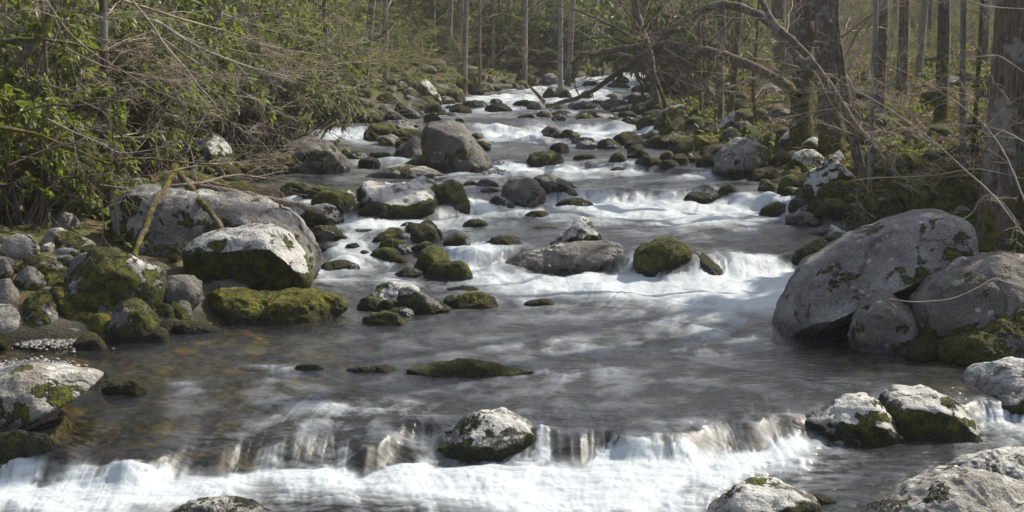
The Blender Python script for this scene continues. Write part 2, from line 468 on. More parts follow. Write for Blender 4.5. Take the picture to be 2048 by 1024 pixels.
# ---------------------------------------------------------------- water
# submerged rocks the water slides over: px, py (crest), half width px, height px, depth factor
HUMPS = [(1150, 397, 45, 14), (1410, 384, 42, 16), (1540, 398, 34, 12), (920, 474, 34, 10), (1010, 478, 42, 12), (1015, 545, 62, 16),
         (680, 527, 40, 12), (905, 462, 20, 6), (1090, 458, 46, 6), (1325, 372, 50, 8), (1190, 246, 70, 8), (1040, 243, 60, 7),
         (1300, 874, 120, 12), (950, 880, 0, 0), (560, 893, 90, 10), (1170, 168, 22, 5), (845, 850, 55, 16), (740, 476, 24, 9),
         (770, 490, 16, 7), (1230, 252, 30, 10), (1085, 870, 40, 16), (1590, 850, 45, 14), (820, 905, 60, 16), (1380, 520, 34, 14),
         (150, 925, 75, 10), (700, 462, 20, 7), (670, 1010, 90, 12), (1330, 985, 0, 0)]
HUMPS = [h for h in HUMPS if h[2] > 0]
HP = []
for px, py, hw, hh in HUMPS:
    X, Y, Z = hit(px, py, True)
    s = Y / FPX
    HP.append((X, Y, hw * s, max(hh * s * 1.0, .03)))
def humps(X, Y):
    z = np.zeros(X.shape)
    for hx, hy, hw, hh in HP:
        q = ((X - hx) / hw) ** 2 + ((Y - hy) / (hw * 0.75)) ** 2
        z = np.maximum(z, hh * np.exp(-q * 1.6))
    return z

# white water painted as foam content of the water: centre px, py, half sizes, strength
FOAM = [ # foot of the front fall
 (80, 985, 230, 32, 1.3), (330, 972, 160, 13, 1.1), (600, 958, 150, 14, 1.0), (760, 955, 120, 16, .9), (880, 958, 120, 18, 1.0), (1010, 968, 110, 26, 1.1), (1180, 960, 170, 32, 1.3),
 (1350, 938, 150, 22, 1.3), (1500, 915, 120, 12, 1.2), (1590, 895, 50, 9, .9), (900, 985, 160, 14, .8), (1080, 1010, 190, 22, 1.0), (460, 996, 130, 8, .5), (1280, 990, 120, 20, .7), (260, 1010, 180, 16, .7), (1370, 1015, 60, 14, .5),
 (60, 940, 60, 14, .7), (20, 920, 40, 10, .5), (1320, 905, 110, 20, .9), (1590, 880, 40, 12, .8), (1085, 895, 12, 30, .7), (850, 900, 14, 34, .6), (550, 915, 40, 20, .7), (690, 912, 24, 18, .7), (280, 945, 80, 14, .9),
 # pool streaks above the front fall
 (600, 826, 50, 16, .6), (720, 812, 90, 12, .5), (500, 850, 60, 10, .25), (420, 830, 80, 10, .2), (1100, 690, 160, 14, .18), (950, 770, 120, 8, .18), (1300, 760, 140, 12, .18), (640, 805, 60, 8, .35), (540, 735, 40, 6, .45), (800, 830, 60, 20, .30), (1150, 745, 110, 8, .30), (560, 790, 140, 30, .16), (380, 775, 40, 8, .30), (820, 870, 30, 16, .35),
 (1500, 860, 50, 26, .35), (1380, 850, 90, 12, .22), (1200, 700, 240, 30, .20), (1430, 660, 90, 30, .42),
 # below the middle fall
 (1520, 555, 100, 26, 1.35), (1480, 590, 130, 20, 1.0), (1560, 615, 50, 12, .8), (1440, 620, 90, 22, .6), (1360, 575, 110, 14, .75), (1180, 570, 130, 14, .9), (1040, 572, 90, 14, .8), (1270, 560, 80, 12, .9), (1250, 610, 200, 22, .34), (1580, 535, 36, 14, 1.3),
 (950, 520, 55, 24, 1.0), (930, 495, 40, 10, .8), (1000, 505, 50, 12, .7), (1490, 520, 60, 14, .8), (1265, 525, 14, 22, .8), (970, 553, 60, 10, .7),
 (690, 482, 20, 7, .75), (655, 506, 26, 8, .8), (735, 512, 34, 8, .8), (690, 530, 60, 6, .8), (715, 495, 16, 8, .7), (670, 522, 30, 6, .7), (730, 470, 40, 10, .6), (700, 550, 90, 12, .45), (660, 560, 60, 10, .45), (830, 565, 80, 6, .3),
 # third fall and the pool below it
 (1300, 415, 160, 14, 1.2), (1450, 420, 110, 12, 1.1), (1250, 395, 80, 12, 1.0), (1380, 398, 60, 8, .8), (1550, 402, 44, 10, .9), (1480, 405, 50, 10, 1.0), (1290, 440, 190, 12, .6), (1450, 445, 120, 10, .45), (1460, 465, 100, 8, .25),
 (760, 448, 80, 7, .9), (700, 436, 30, 6, .7), (850, 446, 80, 6, .5), (950, 408, 40, 8, .9), (935, 400, 20, 10, .8), (1000, 420, 90, 5, .7), (900, 455, 40, 8, .6), (905, 500, 20, 14, .5), (620, 402, 40, 9, .9), (590, 395, 30, 6, .6),
 # upper riffles
 (1060, 340, 90, 8, .9), (1010, 330, 40, 6, .9), (960, 350, 60, 6, .6), (1200, 330, 50, 7, .7), (1190, 342, 80, 6, .6), (1000, 372, 60, 5, .3), (1400, 352, 60, 4, .45), (760, 322, 70, 3.5, .9), (640, 352, 100, 5, .28), (560, 368, 60, 5, .2), (860, 350, 60, 4, .4),
 (1000, 270, 90, 6, 1.1), (1150, 270, 130, 5, 1.2), (1100, 258, 60, 7, .8), (1270, 265, 60, 5, 1.0), (990, 258, 50, 7, .9), (1230, 262, 50, 7, .8), (1290, 258, 40, 6, .9), (690, 268, 40, 9, 1.0), (640, 270, 30, 5, .9), (720, 265, 12, 10, .7),
 (900, 228, 70, 5, .4), (960, 222, 60, 4, .6), (1080, 222, 90, 5, .55), (1000, 208, 60, 4, .6), (1180, 228, 70, 4, .4), (900, 210, 40, 4, .5), (1040, 196, 60, 5, .9), (1120, 205, 50, 5, .9), (1000, 195, 50, 4, .6), (1100, 186, 50, 4, .8), (1170, 190, 60, 5, .7),
 (1140, 174, 60, 5, .9), (1200, 178, 60, 6, 1.0), (1260, 174, 34, 6, 1.0), (1230, 160, 50, 6, 1.0), (1270, 150, 30, 6, 1.1), (1180, 162, 50, 4, .9), (1080, 180, 50, 4, .8), (1090, 198, 90, 5, .8), (1190, 198, 60, 5, .8), (1020, 214, 120, 4, .6), (980, 200, 60, 4, .7), (1200, 168, 40, 4, .6), (940, 200, 40, 3, .5),
 (2020, 838, 60, 16, 1.2), (1965, 812, 12, 14, .8)]

def build_water():
    n, m = 940, 940
    ys = 6.6 * np.exp(np.linspace(0, math.log(62 / 6.6), n))
    u = np.linspace(-.43, .43, m)
    Y = np.repeat(ys[:, None], m, 1); X = u[None, :] * np.maximum(Y, 11)
    Wz = water_z(X, Y)
    dz_dy = np.gradient(Wz, axis=0) / np.gradient(Y, axis=0)
    # flow field
    xl, xr = XL(ys), XR(ys)
    k = np.ones(41) / 41
    def sm(a): return np.convolve(np.pad(a, 20, mode='edge'), k, 'valid')
    dl = np.gradient(sm(xl), ys); dr = np.gradient(sm(xr), ys)
    f = np.clip((X - xl[:, None]) / (xr - xl)[:, None], 0, 1)
    vx = -np.clip(dl[:, None] * (1 - f) + dr[:, None] * f, -.8, .8) * .6
    vy = -np.ones_like(vx)
    vx = vx + .22 * perlin(X * .45, Y * .30, X * 0 + 1.5) + .18 * perlin(X * 1.3, Y * .9, X * 0 + 4.5)
    pool = np.exp(-((Y - 10.6) / 1.0) ** 2) * np.clip((0.8 - X) / 2.0, 0, 1)
    vx = vx - .6 * pool * np.exp(-((X + .8) / 1.5) ** 2)
    dz_dx = np.gradient(Wz, axis=1) / np.gradient(X, axis=1)
    vx = vx - np.clip(dz_dx * .5, -.7, .7)
    for ox, oy, R in OBST:
        dx, dy = X - ox, Y - oy
        r2 = dx * dx + dy * dy
        q = R * R / np.maximum(r2, R * R * .8)
        vx = vx + 1.3 * q * dx * dy / np.maximum(r2, 1e-3)
        vy = vy + q * (dy * dy - dx * dx) / np.maximum(r2, 1e-3) * .8
    for hx, hy, hw, hh in HP:
        dx, dy = X - hx, Y - hy
        r2 = dx * dx + dy * dy; q = np.exp(-r2 / (hw * hw) / 1.5)
        vx = vx + .5 * q * dx / hw
    vy = np.minimum(vy, -.25)
    # advected noise (streaks) and advected foam
    kY = math.log(62 / 6.6) / (n - 1)
    du = u[1] - u[0]
    rng = np.random.RandomState(5)
    def cell_noise(sx, sy):
        a = rng.rand(int(n / sy) + 3, int(m / sx) + 3)
        jj = np.arange(m) / sx; ii = np.arange(n) / sy
        j0 = jj.astype(int); i0 = ii.astype(int); fj = sstep(jj - j0); fi = sstep(ii - i0)
        return ((a[i0][:, j0] * (1 - fj) + a[i0][:, j0 + 1] * fj) * (1 - fi)[:, None] + (a[i0 + 1][:, j0] * (1 - fj) + a[i0 + 1][:, j0 + 1] * fj) * fi[:, None])
    N = .40 * cell_noise(2.2, 1.6) + .35 * cell_noise(5, 3) + .35 * cell_noise(14, 7)
    N2 = cell_noise(26, 12)
    px, py = project(X, Y, Wz)
    S = np.zeros_like(X)
    wob = 1 + .40 * perlin(px * .02, py * .05, X * 0) + .30 * perlin(px * .006, py * .03, X * 0 + 5)
    for fx, fy, sx, sy, st in FOAM:
        q = ((px - fx) / (sx * 1.35)) ** 2 + ((py - fy) / (sy * 1.4)) ** 2
        S = S + (1 - S * .75) * st * np.exp(-q ** 1.25) * wob
    I, J = np.meshgrid(np.arange(n, dtype=float), np.arange(m, dtype=float), indexing='ij')
    Ii, Jj = I.copy(), J.copy()
    acc = np.zeros_like(X); accw = 0; adv = S.copy(); acc2 = np.zeros_like(X)
    L = 14
    steep = np.clip(-dz_dy * -1, 0, 2)
    for s in range(L):
        a = np.clip(Ii.round().astype(int), 0, n - 1); b = np.clip(Jj.round().astype(int), 0, m - 1)
        w = .5 + .5 * math.cos(math.pi * s / L)
        acc += w * N[a, b]; acc2 += w * N2[a, b]; accw += w
        adv = np.maximum(adv, S[a, b] * math.exp(-s / 9.0))
        yy = Y[a, b]
        st = .0065 * yy
        sp = np.sqrt(vx[a, b] ** 2 + vy[a, b] ** 2)
        # upstream
        Ii = Ii + (-vy[a, b] / sp * st / yy) / kY
        Jj = Jj + (-vx[a, b] / sp * st / np.maximum(yy, 11)) / du
    lic = acc / accw; lic2 = acc2 / accw
    lic = (lic - lic.mean()) / lic.std(); lic2 = (lic2 - lic2.mean()) / lic2.std()
    wf_ = np.clip(adv * 1.3 + np.clip(dz_dy / .5, 0, 1) * .6, .22, 1)
    sc_ = np.clip(Y / 12, .8, 3)
    wisp = fbm(X * 2.6 / sc_, Y * 8.0 / sc_ ** 1.3, X * 0 + 6, 4, .6)
    stk = np.clip(.5 + (.17 * lic + .07 * lic2) * wf_ + .42 * wisp, 0, 1)
    stk_f = np.clip(.5 + .25 * lic, 0, 1)
    onfall = sstep(dz_dy / .6)
    hi_ = sstep((adv - .38) / .35)
    foam = (adv * (.86 + .40 * stk) - .17 + .12 * wisp) * hi_ + (1 - hi_) * adv * 2.6 * np.clip(stk - .30, 0, 1)
    foam = np.where(adv > .7, foam + (adv - .7) * .35, foam)
    # thin veils on the faces of the falls between the dark gaps
    veil = onfall * sstep((stk_f - .44) / .25) * .6
    foam = np.maximum(foam, veil * np.clip(.12 + 1.9 * S, 0, 1.3))
    foam = foam * (1 - .45 * onfall * sstep((.55 - stk_f) / .25))
    # faint aerated streaks; they also paint the sky sheen on the pool's ripples
    faint = sstep((stk - .48) / .4) * .17 * np.clip(.35 + perlin(px * .006, py * .013, X * 0) * 1.2, 0, 1)
    faint = faint * np.where(py > 620, np.clip((px - 250) / 400, .1, 1), 1)
    foam = np.clip(np.maximum(foam, faint), 0, 1)
    ff = face(X); nearf = (Y < 12) & (X * 0 == 0)
    foam = np.where(nearf, foam * (1 - onfall * (1 - ff) * .85), foam)
    # surface relief
    amp = np.clip(Y / 12, .8, 2.2)
    Zs = Wz + humps(X, Y)
    Zs = Zs + .006 * amp * (1 - .7 * onfall) * (lic * .25 * wf_ * (1 - .8 * hi_) * (1 - .9 * onfall) + lic2 * .4 * wf_ * (1 - .8 * hi_) + 1.5 * wisp + 1.2 * perlin(X * 2.0, Y * 3.0, X * 0 + 2)) * np.clip(.5 + foam, .5, 1.3)
    Zs = Zs + np.clip(adv, 0, 1) * .040 * fbm(X * 1.7, Y * 1.9, X * 0 + 3, 2) * amp + .03 * np.clip(foam - .3, 0, 1)
    tz = terrain_z(X, Y)
    depth = np.clip(Zs - tz, 0, 1)
    V = np.stack([X, Y, Zs], -1).reshape(-1, 3)
    i = np.arange(n * m).reshape(n, m)
    F = np.stack([i[:-1, :-1], i[:-1, 1:], i[1:, 1:], i[1:, :-1]], -1).reshape(-1, 4)
    keep = (tz < Zs + .12).reshape(-1)
    F = F[keep[F].any(1)]
    used = np.unique(F); re = -np.ones(n * m, int); re[used] = np.arange(len(used))
    fl = foam.ravel()[used]
    me = np_mesh('stream_water', V[used], re[F], True, {'foam': fl, 'depth': depth.ravel()[used], 'streak': stk.ravel()[used], 'fall': onfall.ravel()[used]})
    t = NT('mountain_stream_water')
    foamA, dep, stkA = t.attr('foam'), t.attr('depth'), t.attr('streak')
    tc = t.n('TexCoord'); v = tc.outputs['Object']
    mp = t.n('Mapping'); t.put(mp.inputs['Vector'], v); mp.inputs['Scale'].default_value = (1.0, 2.4, 1)
    r1 = t.noise(mp.outputs[0], 2.2, 3, .5, .6); r2 = t.noise(mp.outputs[0], 9, 2, .5, .4)
    nb = t.bump(t.math('MULTIPLY_ADD', r2, .35, t.math('MULTIPLY_ADD', stkA, .45, r1)), .8, .05)
    t.put(nb.node.inputs['Strength'], t.math('MULTIPLY_ADD', t.attr('fall'), -.62, .8))
    fr = t.n('Fresnel'); fr.inputs['IOR'].default_value = 1.36; t.put(fr.inputs['Normal'], nb)
    gl = t.n('BsdfGlossy'); t.put(gl.inputs['Roughness'], t.math('MULTIPLY_ADD', t.attr('fall'), .35, .21)); t.put(gl.inputs['Normal'], nb)
    gl.inputs['Color'].default_value = (1, 1, 1, 1)
    tint = t.mix(t.ramp(dep, .0, .55, False), (.90, .86, .55), (.34, .29, .12))
    tint = t.mix(t.math('MULTIPLY', t.attr('fall'), .8), tint, (.42, .38, .28))
    tr = t.n('BsdfTransparent'); t.put(tr.inputs['Color'], tint)
    df = t.n('BsdfDiffuse'); t.put(df.inputs['Color'], t.mix(t.ramp(stkA, .3, .75), (.024, .027, .024), (.075, .083, .088)))
    body = t.n('MixShader'); t.put(body.inputs[0], t.math('MULTIPLY', t.ramp(dep, .02, .50, False), .62)); t.put(body.inputs[1], tr.outputs[0]); t.put(body.inputs[2], df.outputs[0])
    wat = t.n('MixShader'); t.put(wat.inputs[0], t.math('MULTIPLY', fr.outputs[0], .92)); t.put(wat.inputs[1], body.outputs[0]); t.put(wat.inputs[2], gl.outputs[0])
    fcol = t.mix(t.ramp(foamA, .25, .95), (.42, .46, .48), (.60, .65, .68))
    wf = t.bsdf(fcol, .55, t.bump(t.math('MULTIPLY_ADD', stkA, .25, t.noise(v, 3, 4, .55, .6)), .55, .07), spec=.3)
    tl = t.n('BsdfTranslucent'); tl.inputs['Color'].default_value = (.8, .86, .88, 1)
    wfm = t.n('MixShader'); wfm.inputs[0].default_value = .25; t.put(wfm.inputs[1], wf); t.put(wfm.inputs[2], tl.outputs[0])
    fin = t.n('MixShader'); t.put(fin.inputs[0], t.ramp(foamA, .02, .92, False)); t.put(fin.inputs[1], wat.outputs[0]); t.put(fin.inputs[2], wfm.outputs[0])
    me.materials.append(t.done(fin.outputs[0]))
    tag(link('stream_water', me), kind='structure')
# ---------------------------------------------------------------- rocks
def ico(sub):
    import bmesh
    bm = bmesh.new(); bmesh.ops.create_icosphere(bm, subdivisions=sub, radius=1)
    V = np.array([v.co[:] for v in bm.verts]); F = np.array([[v.index for v in f.verts] for f in bm.faces]); bm.free()
    return V, F
ICO = {k: ico(k) for k in (3, 4, 5, 6)}
SHAPES = {
 'r': [(0, .1), (.02, .42), (.16, .8), (.42, 1), (.68, .97), (.9, .68), (1, .3), (.99, .05)],
 'f': [(0, .15), (.06, .55), (.25, .9), (.5, 1), (.78, .88), (.95, .5), (1, .12)],
 'p': [(0, .06), (.12, .38), (.32, .8), (.48, 1), (.62, .92), (.85, .45), (1, .06)],
 'a': [(0, .1), (.03, .6), (.15, .92), (.32, 1), (.6, .8), (.85, .45), (1, .08)],
 'z': [(0, .08), (.15, .45), (.4, .8), (.68, 1), (.88, .9), (.97, .55), (1, .1)],
 'b': [(0, .05), (.01, .6), (.1, .9), (.35, 1), (.7, .97), (.93, .82), (1, .45), (.99, .05)],
}
def radial(poly):
    P = np.array(poly, float)
    c = P.mean(0)
    c = np.array([(P[:, 0].min() + P[:, 0].max()) / 2, P[:, 1].min() * .6 + P[:, 1].max() * .4])
    th = np.linspace(-math.pi, math.pi, 181)[:-1]
    D = np.stack([np.cos(th), np.sin(th)], 1)
    A = P - c; B = np.roll(A, -1, 0); E = B - A
    den = D[:, None, 0] * E[None, :, 1] - D[:, None, 1] * E[None, :, 0]
    den = np.where(np.abs(den) < 1e-9, 1e-9, den)
    tt = (A[None, :, 0] * E[None, :, 1] - A[None, :, 1] * E[None, :, 0]) / den
    ss = (A[None, :, 0] * D[:, None, 1] - A[None, :, 1] * D[:, None, 0]) / den
    tt = np.where((ss >= 0) & (ss <= 1) & (tt > 0), tt, 0)
    r = tt.max(1)
    k = np.array([1, 2, 3, 2, 1.0]); k /= k.sum()
    r = np.convolve(np.concatenate([r[-2:], r, r[:2]]), k, 'valid')
    return c, th, r

OBST = []
ROCKS = []
def rock(x0, x1, yt, yb, style, shape, label, poly=None, thick=None, cuts=None, depth=None, rough=1.0, name='boulder', lift=0.0, facets=None, p=2.35):
    """a rock standing where the photograph shows it; outline in photo pixels turned into metres at its own distance"""
    seed = int(x0 * 7 + yt * 13 + x1) & 0xffff
    rng = np.random.RandomState(seed)
    if poly is None:
        sp = SHAPES[shape]
        w, h = x1 - x0, yb - yt
        poly = [(x0 + (a + rng.uniform(-.02, .02)) * w, yb - (b + rng.uniform(-.035, .035)) * h) for a, b in sp]
    poly = list(poly)
    x0 = min(p[0] for p in poly); x1 = max(p[0] for p in poly); yt = min(p[1] for p in poly); yb = max(p[1] for p in poly)
    if depth is None:
        X, Y, Z = hit((x0 + x1) / 2, yb)
    else: Y = depth
    wm = (x1 - x0) * Y / FPX; hm = (yb - yt) * Y / FPX
    T = thick * wm if thick else .5 * min(wm, max(hm * 1.5, wm * .55)) * rng.uniform(.85, 1.1)
    Yc = Y + T * .95
    z0 = ground_z(np.array((x0 + x1) / 2 - 1024) / FPX * Yc, np.array(Yc))
    pts = [at_depth(px, py, Yc) for px, py in poly]
    W = [(p[0], p[2]) for p in pts]
    # carry the outline on below the ground or water line
    zb = min(p[1] for p in W); xa = min(p[0] for p in W); xb = max(p[0] for p in W); hh = max(p[1] for p in W) - zb
    W = [q for q in W]
    bot = [(xa + (xb - xa) * .93, zb - .22 * hh - .03), (xa + (xb - xa) * .5, zb - .35 * hh - .05), (xa + (xb - xa) * .07, zb - .22 * hh - .03)]
    ang = sorted(W + bot, key=lambda q: math.atan2(q[1] - (zb + .4 * hh), q[0] - (xa + xb) / 2))
    c, th, r = radial(ang)
    big = x1 - x0
    sub = 6 if big > 260 else 5 if big > 85 else 4 if big > 32 else 3
    V, F = ICO[sub]
    V = V.copy()
    h = np.hypot(V[:, 0], V[:, 2]); a = np.arctan2(V[:, 2], V[:, 0])
    R = np.interp(a, np.append(th, math.pi), np.append(r, r[0]))
    nrm = (h ** p + np.abs(V[:, 1]) ** p) ** (1 / p)
    hx, dy = h / nrm, V[:, 1] / nrm
    P = np.stack([R * hx * np.cos(a), dy * T, R * hx * np.sin(a)], 1)
    S = max(wm, hm) * .5
    # facets: flatten the bulge with a few random planes
    nf = facets if facets is not None else 6
    for k in range(nf):
        n = rng.normal(size=3); n[1] = -abs(n[1]) - .35; n[0] *= 1.1; n /= np.linalg.norm(n)
        d = P @ n
        o = d.max() * rng.uniform(.72, .9)
        ex = np.maximum(0, d - o)
        P -= n[None, :] * (ex * .85)[:, None]
    for (qx, qy, off, n) in (cuts or []):
        q = at_depth(qx, qy, Yc); n = np.array(n, float); n /= np.linalg.norm(n)
        q = np.array((q[0] - c[0], -T * off, q[2] - c[1]))
        d = (P - q) @ n
        P -= n[None, :] * np.maximum(0, d)[:, None]
    f = 1.7 / S
    sd = seed * .37
    nz = .085 * perlin(P[:, 0] * f + sd, P[:, 1] * f, P[:, 2] * f) + .050 * perlin(P[:, 0] * f * 2.7 + sd, P[:, 1] * f * 2.7, P[:, 2] * f * 2.7)
    if sub >= 5: nz = nz + .026 * (1 - 2 * np.abs(perlin(P[:, 0] * f * 5 + sd, P[:, 1] * f * 5, P[:, 2] * f * 5))) + .011 * perlin(P[:, 0] * f * 14, P[:, 1] * f * 14, P[:, 2] * f * 14 + sd)
    nv = P / np.maximum(np.linalg.norm(P, axis=1), 1e-6)[:, None]
    P = P + nv * (nz * S * rough)[:, None]
    loc = np.array((c[0], Yc, c[1] + lift))
    Wp = P + loc
    gw = water_z(Wp[:, 0], Wp[:, 1])
    instream = shore_d(loc[0], Yc) < .25
    hgt = Wp[:, 2] - gw
    if instream: wet = 1 - sstep((hgt - (.075 + .05 * perlin(Wp[:, 0] * 3, Wp[:, 1] * 3, Wp[:, 2] * 0)) * max(1, Y / 16)) / (.06 * max(1, Y / 16)))
    else: wet = np.zeros(len(P))
    me = np_mesh(name, P, F, True, {'wet': wet})
    o = link(name, me, M[style], None, loc)
    o['label'] = label; o['category'] = 'rock'
    ROCKS.append((o, style, T, wm, hm)); add_ref('rock', o['label'], loc[0], Yc, loc[2])
    if instream and Y < 45: OBST.append((loc[0], Yc, max(wm * .5, .08)))
    return o

def build_rocks():
    # ---- right foreground
    rock(1560, 1940, 425, 690, 'G', 'z', 'huge tilted grey granite slab leaning over the stream at right', thick=.42, facets=2, rough=.6,
         poly=[(1557, 672), (1566, 625), (1585, 575), (1610, 535), (1650, 505), (1700, 474), (1780, 443), (1850, 427), (1895, 425), (1925, 440), (1939, 478), (1935, 520),
               (1890, 575), (1830, 620), (1760, 655), (1690, 682), (1610, 690)],
         p=3.4,
         cuts=[(1720, 520, .62, (-.20, -.86, .46)), (1800, 574, .50, (.38, -.50, -.78)), (1640, 648, .60, (.05, -.65, -.76))])
    rock(1700, 1838, 574, 712, 'B', 'r', 'small grey boulder wedged between the tilted slab and the rounded boulders', thick=.5)
    rock(1820, 2110, 512, 690, 'B', 'r', 'large rounded olive grey boulder with a pale vine across it, right edge', thick=.45, facets=3, rough=.7,
         poly=[(1822, 640), (1826, 600), (1860, 560), (1920, 528), (1990, 512), (2060, 515), (2120, 545), (2140, 640), (2050, 690), (1900, 690), (1840, 672)])
    rock(1860, 2140, 614, 728, 'S', 'z', 'low grey and green boulder under the rounded one at right edge', thick=.42,
         poly=[(1860, 700), (1872, 675), (1920, 650), (1970, 625), (2030, 613), (2100, 620), (2150, 660), (2150, 728), (1900, 728)])
    rock(1928, 2110, 722, 826, 'L', 'b', 'white crusted boulder with dark moss, right edge above the side fall', thick=.5,
         poly=[(1932, 770), (1930, 740), (1955, 726), (2000, 724), (2060, 720), (2130, 740), (2140, 826), (2000, 826), (1950, 800)])
    rock(1762, 1985, 782, 886, 'K', 'r', 'white topped boulder with moss patch, right one of a touching pair', thick=.5,
         poly=[(1765, 800), (1775, 786), (1800, 780), (1860, 783), (1905, 795), (1940, 820), (1985, 862), (1960, 885), (1800, 888), (1765, 860)])
    rock(1605, 1805, 794, 895, 'K', 'p', 'white topped boulder with cracked dark base, left one of a touching pair', thick=.5, rough=1.5,
         poly=[(1605, 860), (1620, 840), (1650, 828), (1680, 808), (1715, 796), (1745, 798), (1770, 830), (1800, 870), (1800, 890), (1690, 896), (1620, 890)])
    rock(1880, 2130, 905, 985, 'L', 'f', 'mossy shouldered rock behind the pale boulder in the bottom right corner', thick=.4,
         poly=[(1868, 965), (1890, 945), (1940, 922), (2000, 908), (2060, 904), (2150, 910), (2150, 985), (1900, 985)])
    rock(1690, 2130, 945, 1070, 'P', 'f', 'broad pale grey boulder in the bottom right corner', thick=.36, facets=3, rough=.7,
         poly=[(1690, 1060), (1740, 1020), (1800, 985), (1870, 958), (1940, 945), (1990, 950), (2040, 970), (2140, 990), (2150, 1075), (1700, 1078)])
    rock(1400, 1640, 967, 1060, 'K', 'r', 'round white crusted boulder at the bottom edge right of centre', thick=.45,
         poly=[(1395, 1040), (1430, 1015), (1470, 985), (1510, 970), (1560, 968), (1600, 983), (1640, 1010), (1650, 1060), (1420, 1065)])
    rock(1600, 1680, 990, 1012, 'D', 'f', 'low black wet rock beside the bottom white crusted boulder')
    rock(1652, 1706, 443, 486, 'L', 'p', 'small white pointed rock poking out above the tilted slab',
         poly=[(1652, 485), (1658, 455), (1664, 445), (1690, 460), (1710, 475), (1706, 486)])
    rock(1640, 1690, 470, 502, 'M', 'r', 'mossy round stone at the upper left shoulder of the slab')
    rock(1560, 1680, 482, 545, 'D', 'z', 'dark wet rock beside the fall, left of the slab')
    # ---- left foreground
    rock(-120, 218, 728, 862, 'P', 'f', 'sunlit white slab with moss tufts at the left edge', thick=.33, facets=2, rough=.55,
         poly=[(-130, 770), (-60, 750), (0, 742), (60, 729), (120, 731), (175, 741), (213, 750), (205, 768), (150, 790), (95, 822), (40, 850), (-60, 865), (-140, 860)])
    rock(168, 222, 736, 768, 'M', 'f', 'moss cap at the tip of the sunlit white slab')
    rock(203, 292, 760, 792, 'M', 'r', 'small mossy stone in the brown water just right of the white slab')
    rock(-60, 128, 866, 945, 'D', 'f', 'dark mossy ledge rock at the left edge beside the front fall', thick=.35)
    rock(868, 1072, 820, 930, 'K', 'r', 'white topped mossy boulder splitting the front fall', thick=.46, rough=1.2,
         poly=[(868, 918), (872, 885), (902, 868), (930, 838), (962, 822), (1012, 822), (1050, 838), (1070, 866), (1072, 912), (1040, 930), (950, 932)])
    rock(330, 560, 1003, 1070, 'H', 'f', 'mossy rock cut by the bottom edge left of centre', thick=.35)
    rock(790, 1075, 714, 754, 'Y', 'f', 'long thin green ledge lying flat in mid stream', thick=.10, rough=.6, facets=2,
         poly=[(775, 746), (830, 738), (880, 727), (935, 720), (985, 724), (1020, 736), (1068, 743), (1078, 749), (980, 753), (850, 750)])
    rock(690, 812, 731, 747, 'D', 'f', 'dark wet ledge left of the green one', thick=.15)
    rock(580, 650, 728, 744, 'D', 'f', 'dark wet stone far left of the green ledge', thick=.2)
    # ---- left boulder group
    rock(208, 635, 373, 545, 'G', 'a', 'biggest grey boulder on the left bank under the driftwood', depth=15.2, thick=.30, facets=4, rough=.75,
         poly=[(208, 490), (214, 430), (235, 395), (262, 376), (310, 372), (350, 375), (420, 382), (500, 394), (560, 410), (595, 440), (615, 478), (636, 512), (628, 540), (500, 548), (300, 540), (220, 520)],
         cuts=[(300, 450, .75, (-.35, -.85, .35)), (500, 440, .80, (.25, -.75, .6))])
    rock(362, 622, 452, 568, 'L', 'b', 'pale lichen boulder with black mossy foot in front of the biggest one', thick=.42, rough=.8, depth=13.95,
         poly=[(363, 545), (364, 500), (385, 483), (430, 460), (490, 452), (545, 452), (578, 470), (600, 500), (618, 535), (618, 566), (480, 570), (385, 560)],
         cuts=[(480, 500, .62, (-.1, -.85, -.5)), (470, 480, .6, (-.15, -.6, .8))])
    rock(128, 330, 496, 632, 'H', 'r', 'big round moss streaked boulder at left with a branch tip on it', thick=.45,
         poly=[(128, 600), (132, 555), (148, 515), (185, 499), (230, 498), (275, 515), (310, 540), (328, 572), (325, 610), (290, 632), (170, 634)])
    rock(306, 406, 550, 622, 'B', 'b', 'brownish block with pale top right of the round mossy boulder',
         poly=[(306, 600), (318, 570), (345, 551), (385, 553), (404, 565), (404, 600), (385, 622), (320, 622)])
    rock(393, 694, 575, 648, 'Y', 'f', 'long low mossy slab reaching into the calm water', thick=.24, facets=3,
         poly=[(393, 628), (400, 600), (430, 585), (480, 582), (530, 590), (570, 580), (610, 582), (655, 592), (694, 620), (670, 634), (560, 642), (420, 648)])
    rock(400, 500, 560, 590, 'B', 'f', 'low grey rock just behind the long mossy slab')
    rock(2, 78, 466, 522, 'P', 'r', 'pale smooth cobble highest at the left edge', facets=3)
    rock(80, 196, 456, 503, 'P', 'a', 'long pale grey cobble sloping to the right')
    rock(76, 110, 484, 506, 'P', 'z', 'tiny pale stone between the two pale cobbles')
    rock(100, 162, 496, 516, 'G', 'f', 'flat grey cobble under the long pale one')
    rock(38, 150, 508, 566, 'H', 'a', 'dark mossy stone left of the round boulder')
    rock(-25, 26, 515, 562, 'B', 'r', 'brown stone cut by the left edge, upper')
    rock(24, 90, 532, 585, 'B', 'r', 'grey brown stone with moss edge second from the left')
    rock(75, 125, 548, 580, 'Y', 'f', 'bright moss pad between stones at left')
    rock(-30, 36, 556, 614, 'B', 'r', 'grey brown stone cut by the left edge, middle')
    rock(-34, 41, 604, 668, 'P', 'r', 'yellowish smooth cobble cut by the left edge, lowest')
    rock(18, 132, 578, 664, 'H', 'p', 'peaked mossy stone with white crest near the left edge')
    rock(85, 185, 572, 645, 'M', 'a', 'green moss covered rock behind the peaked one')
    rock(136, 200, 623, 652, 'Y', 'f', 'low yellow moss stone below the round boulder')
    rock(168, 232, 625, 668, 'Y', 'r', 'rounded yellow moss stone left of the speckled one')
    rock(196, 250, 607, 645, 'H', 'p', 'small pointed stone behind the yellow moss ones')
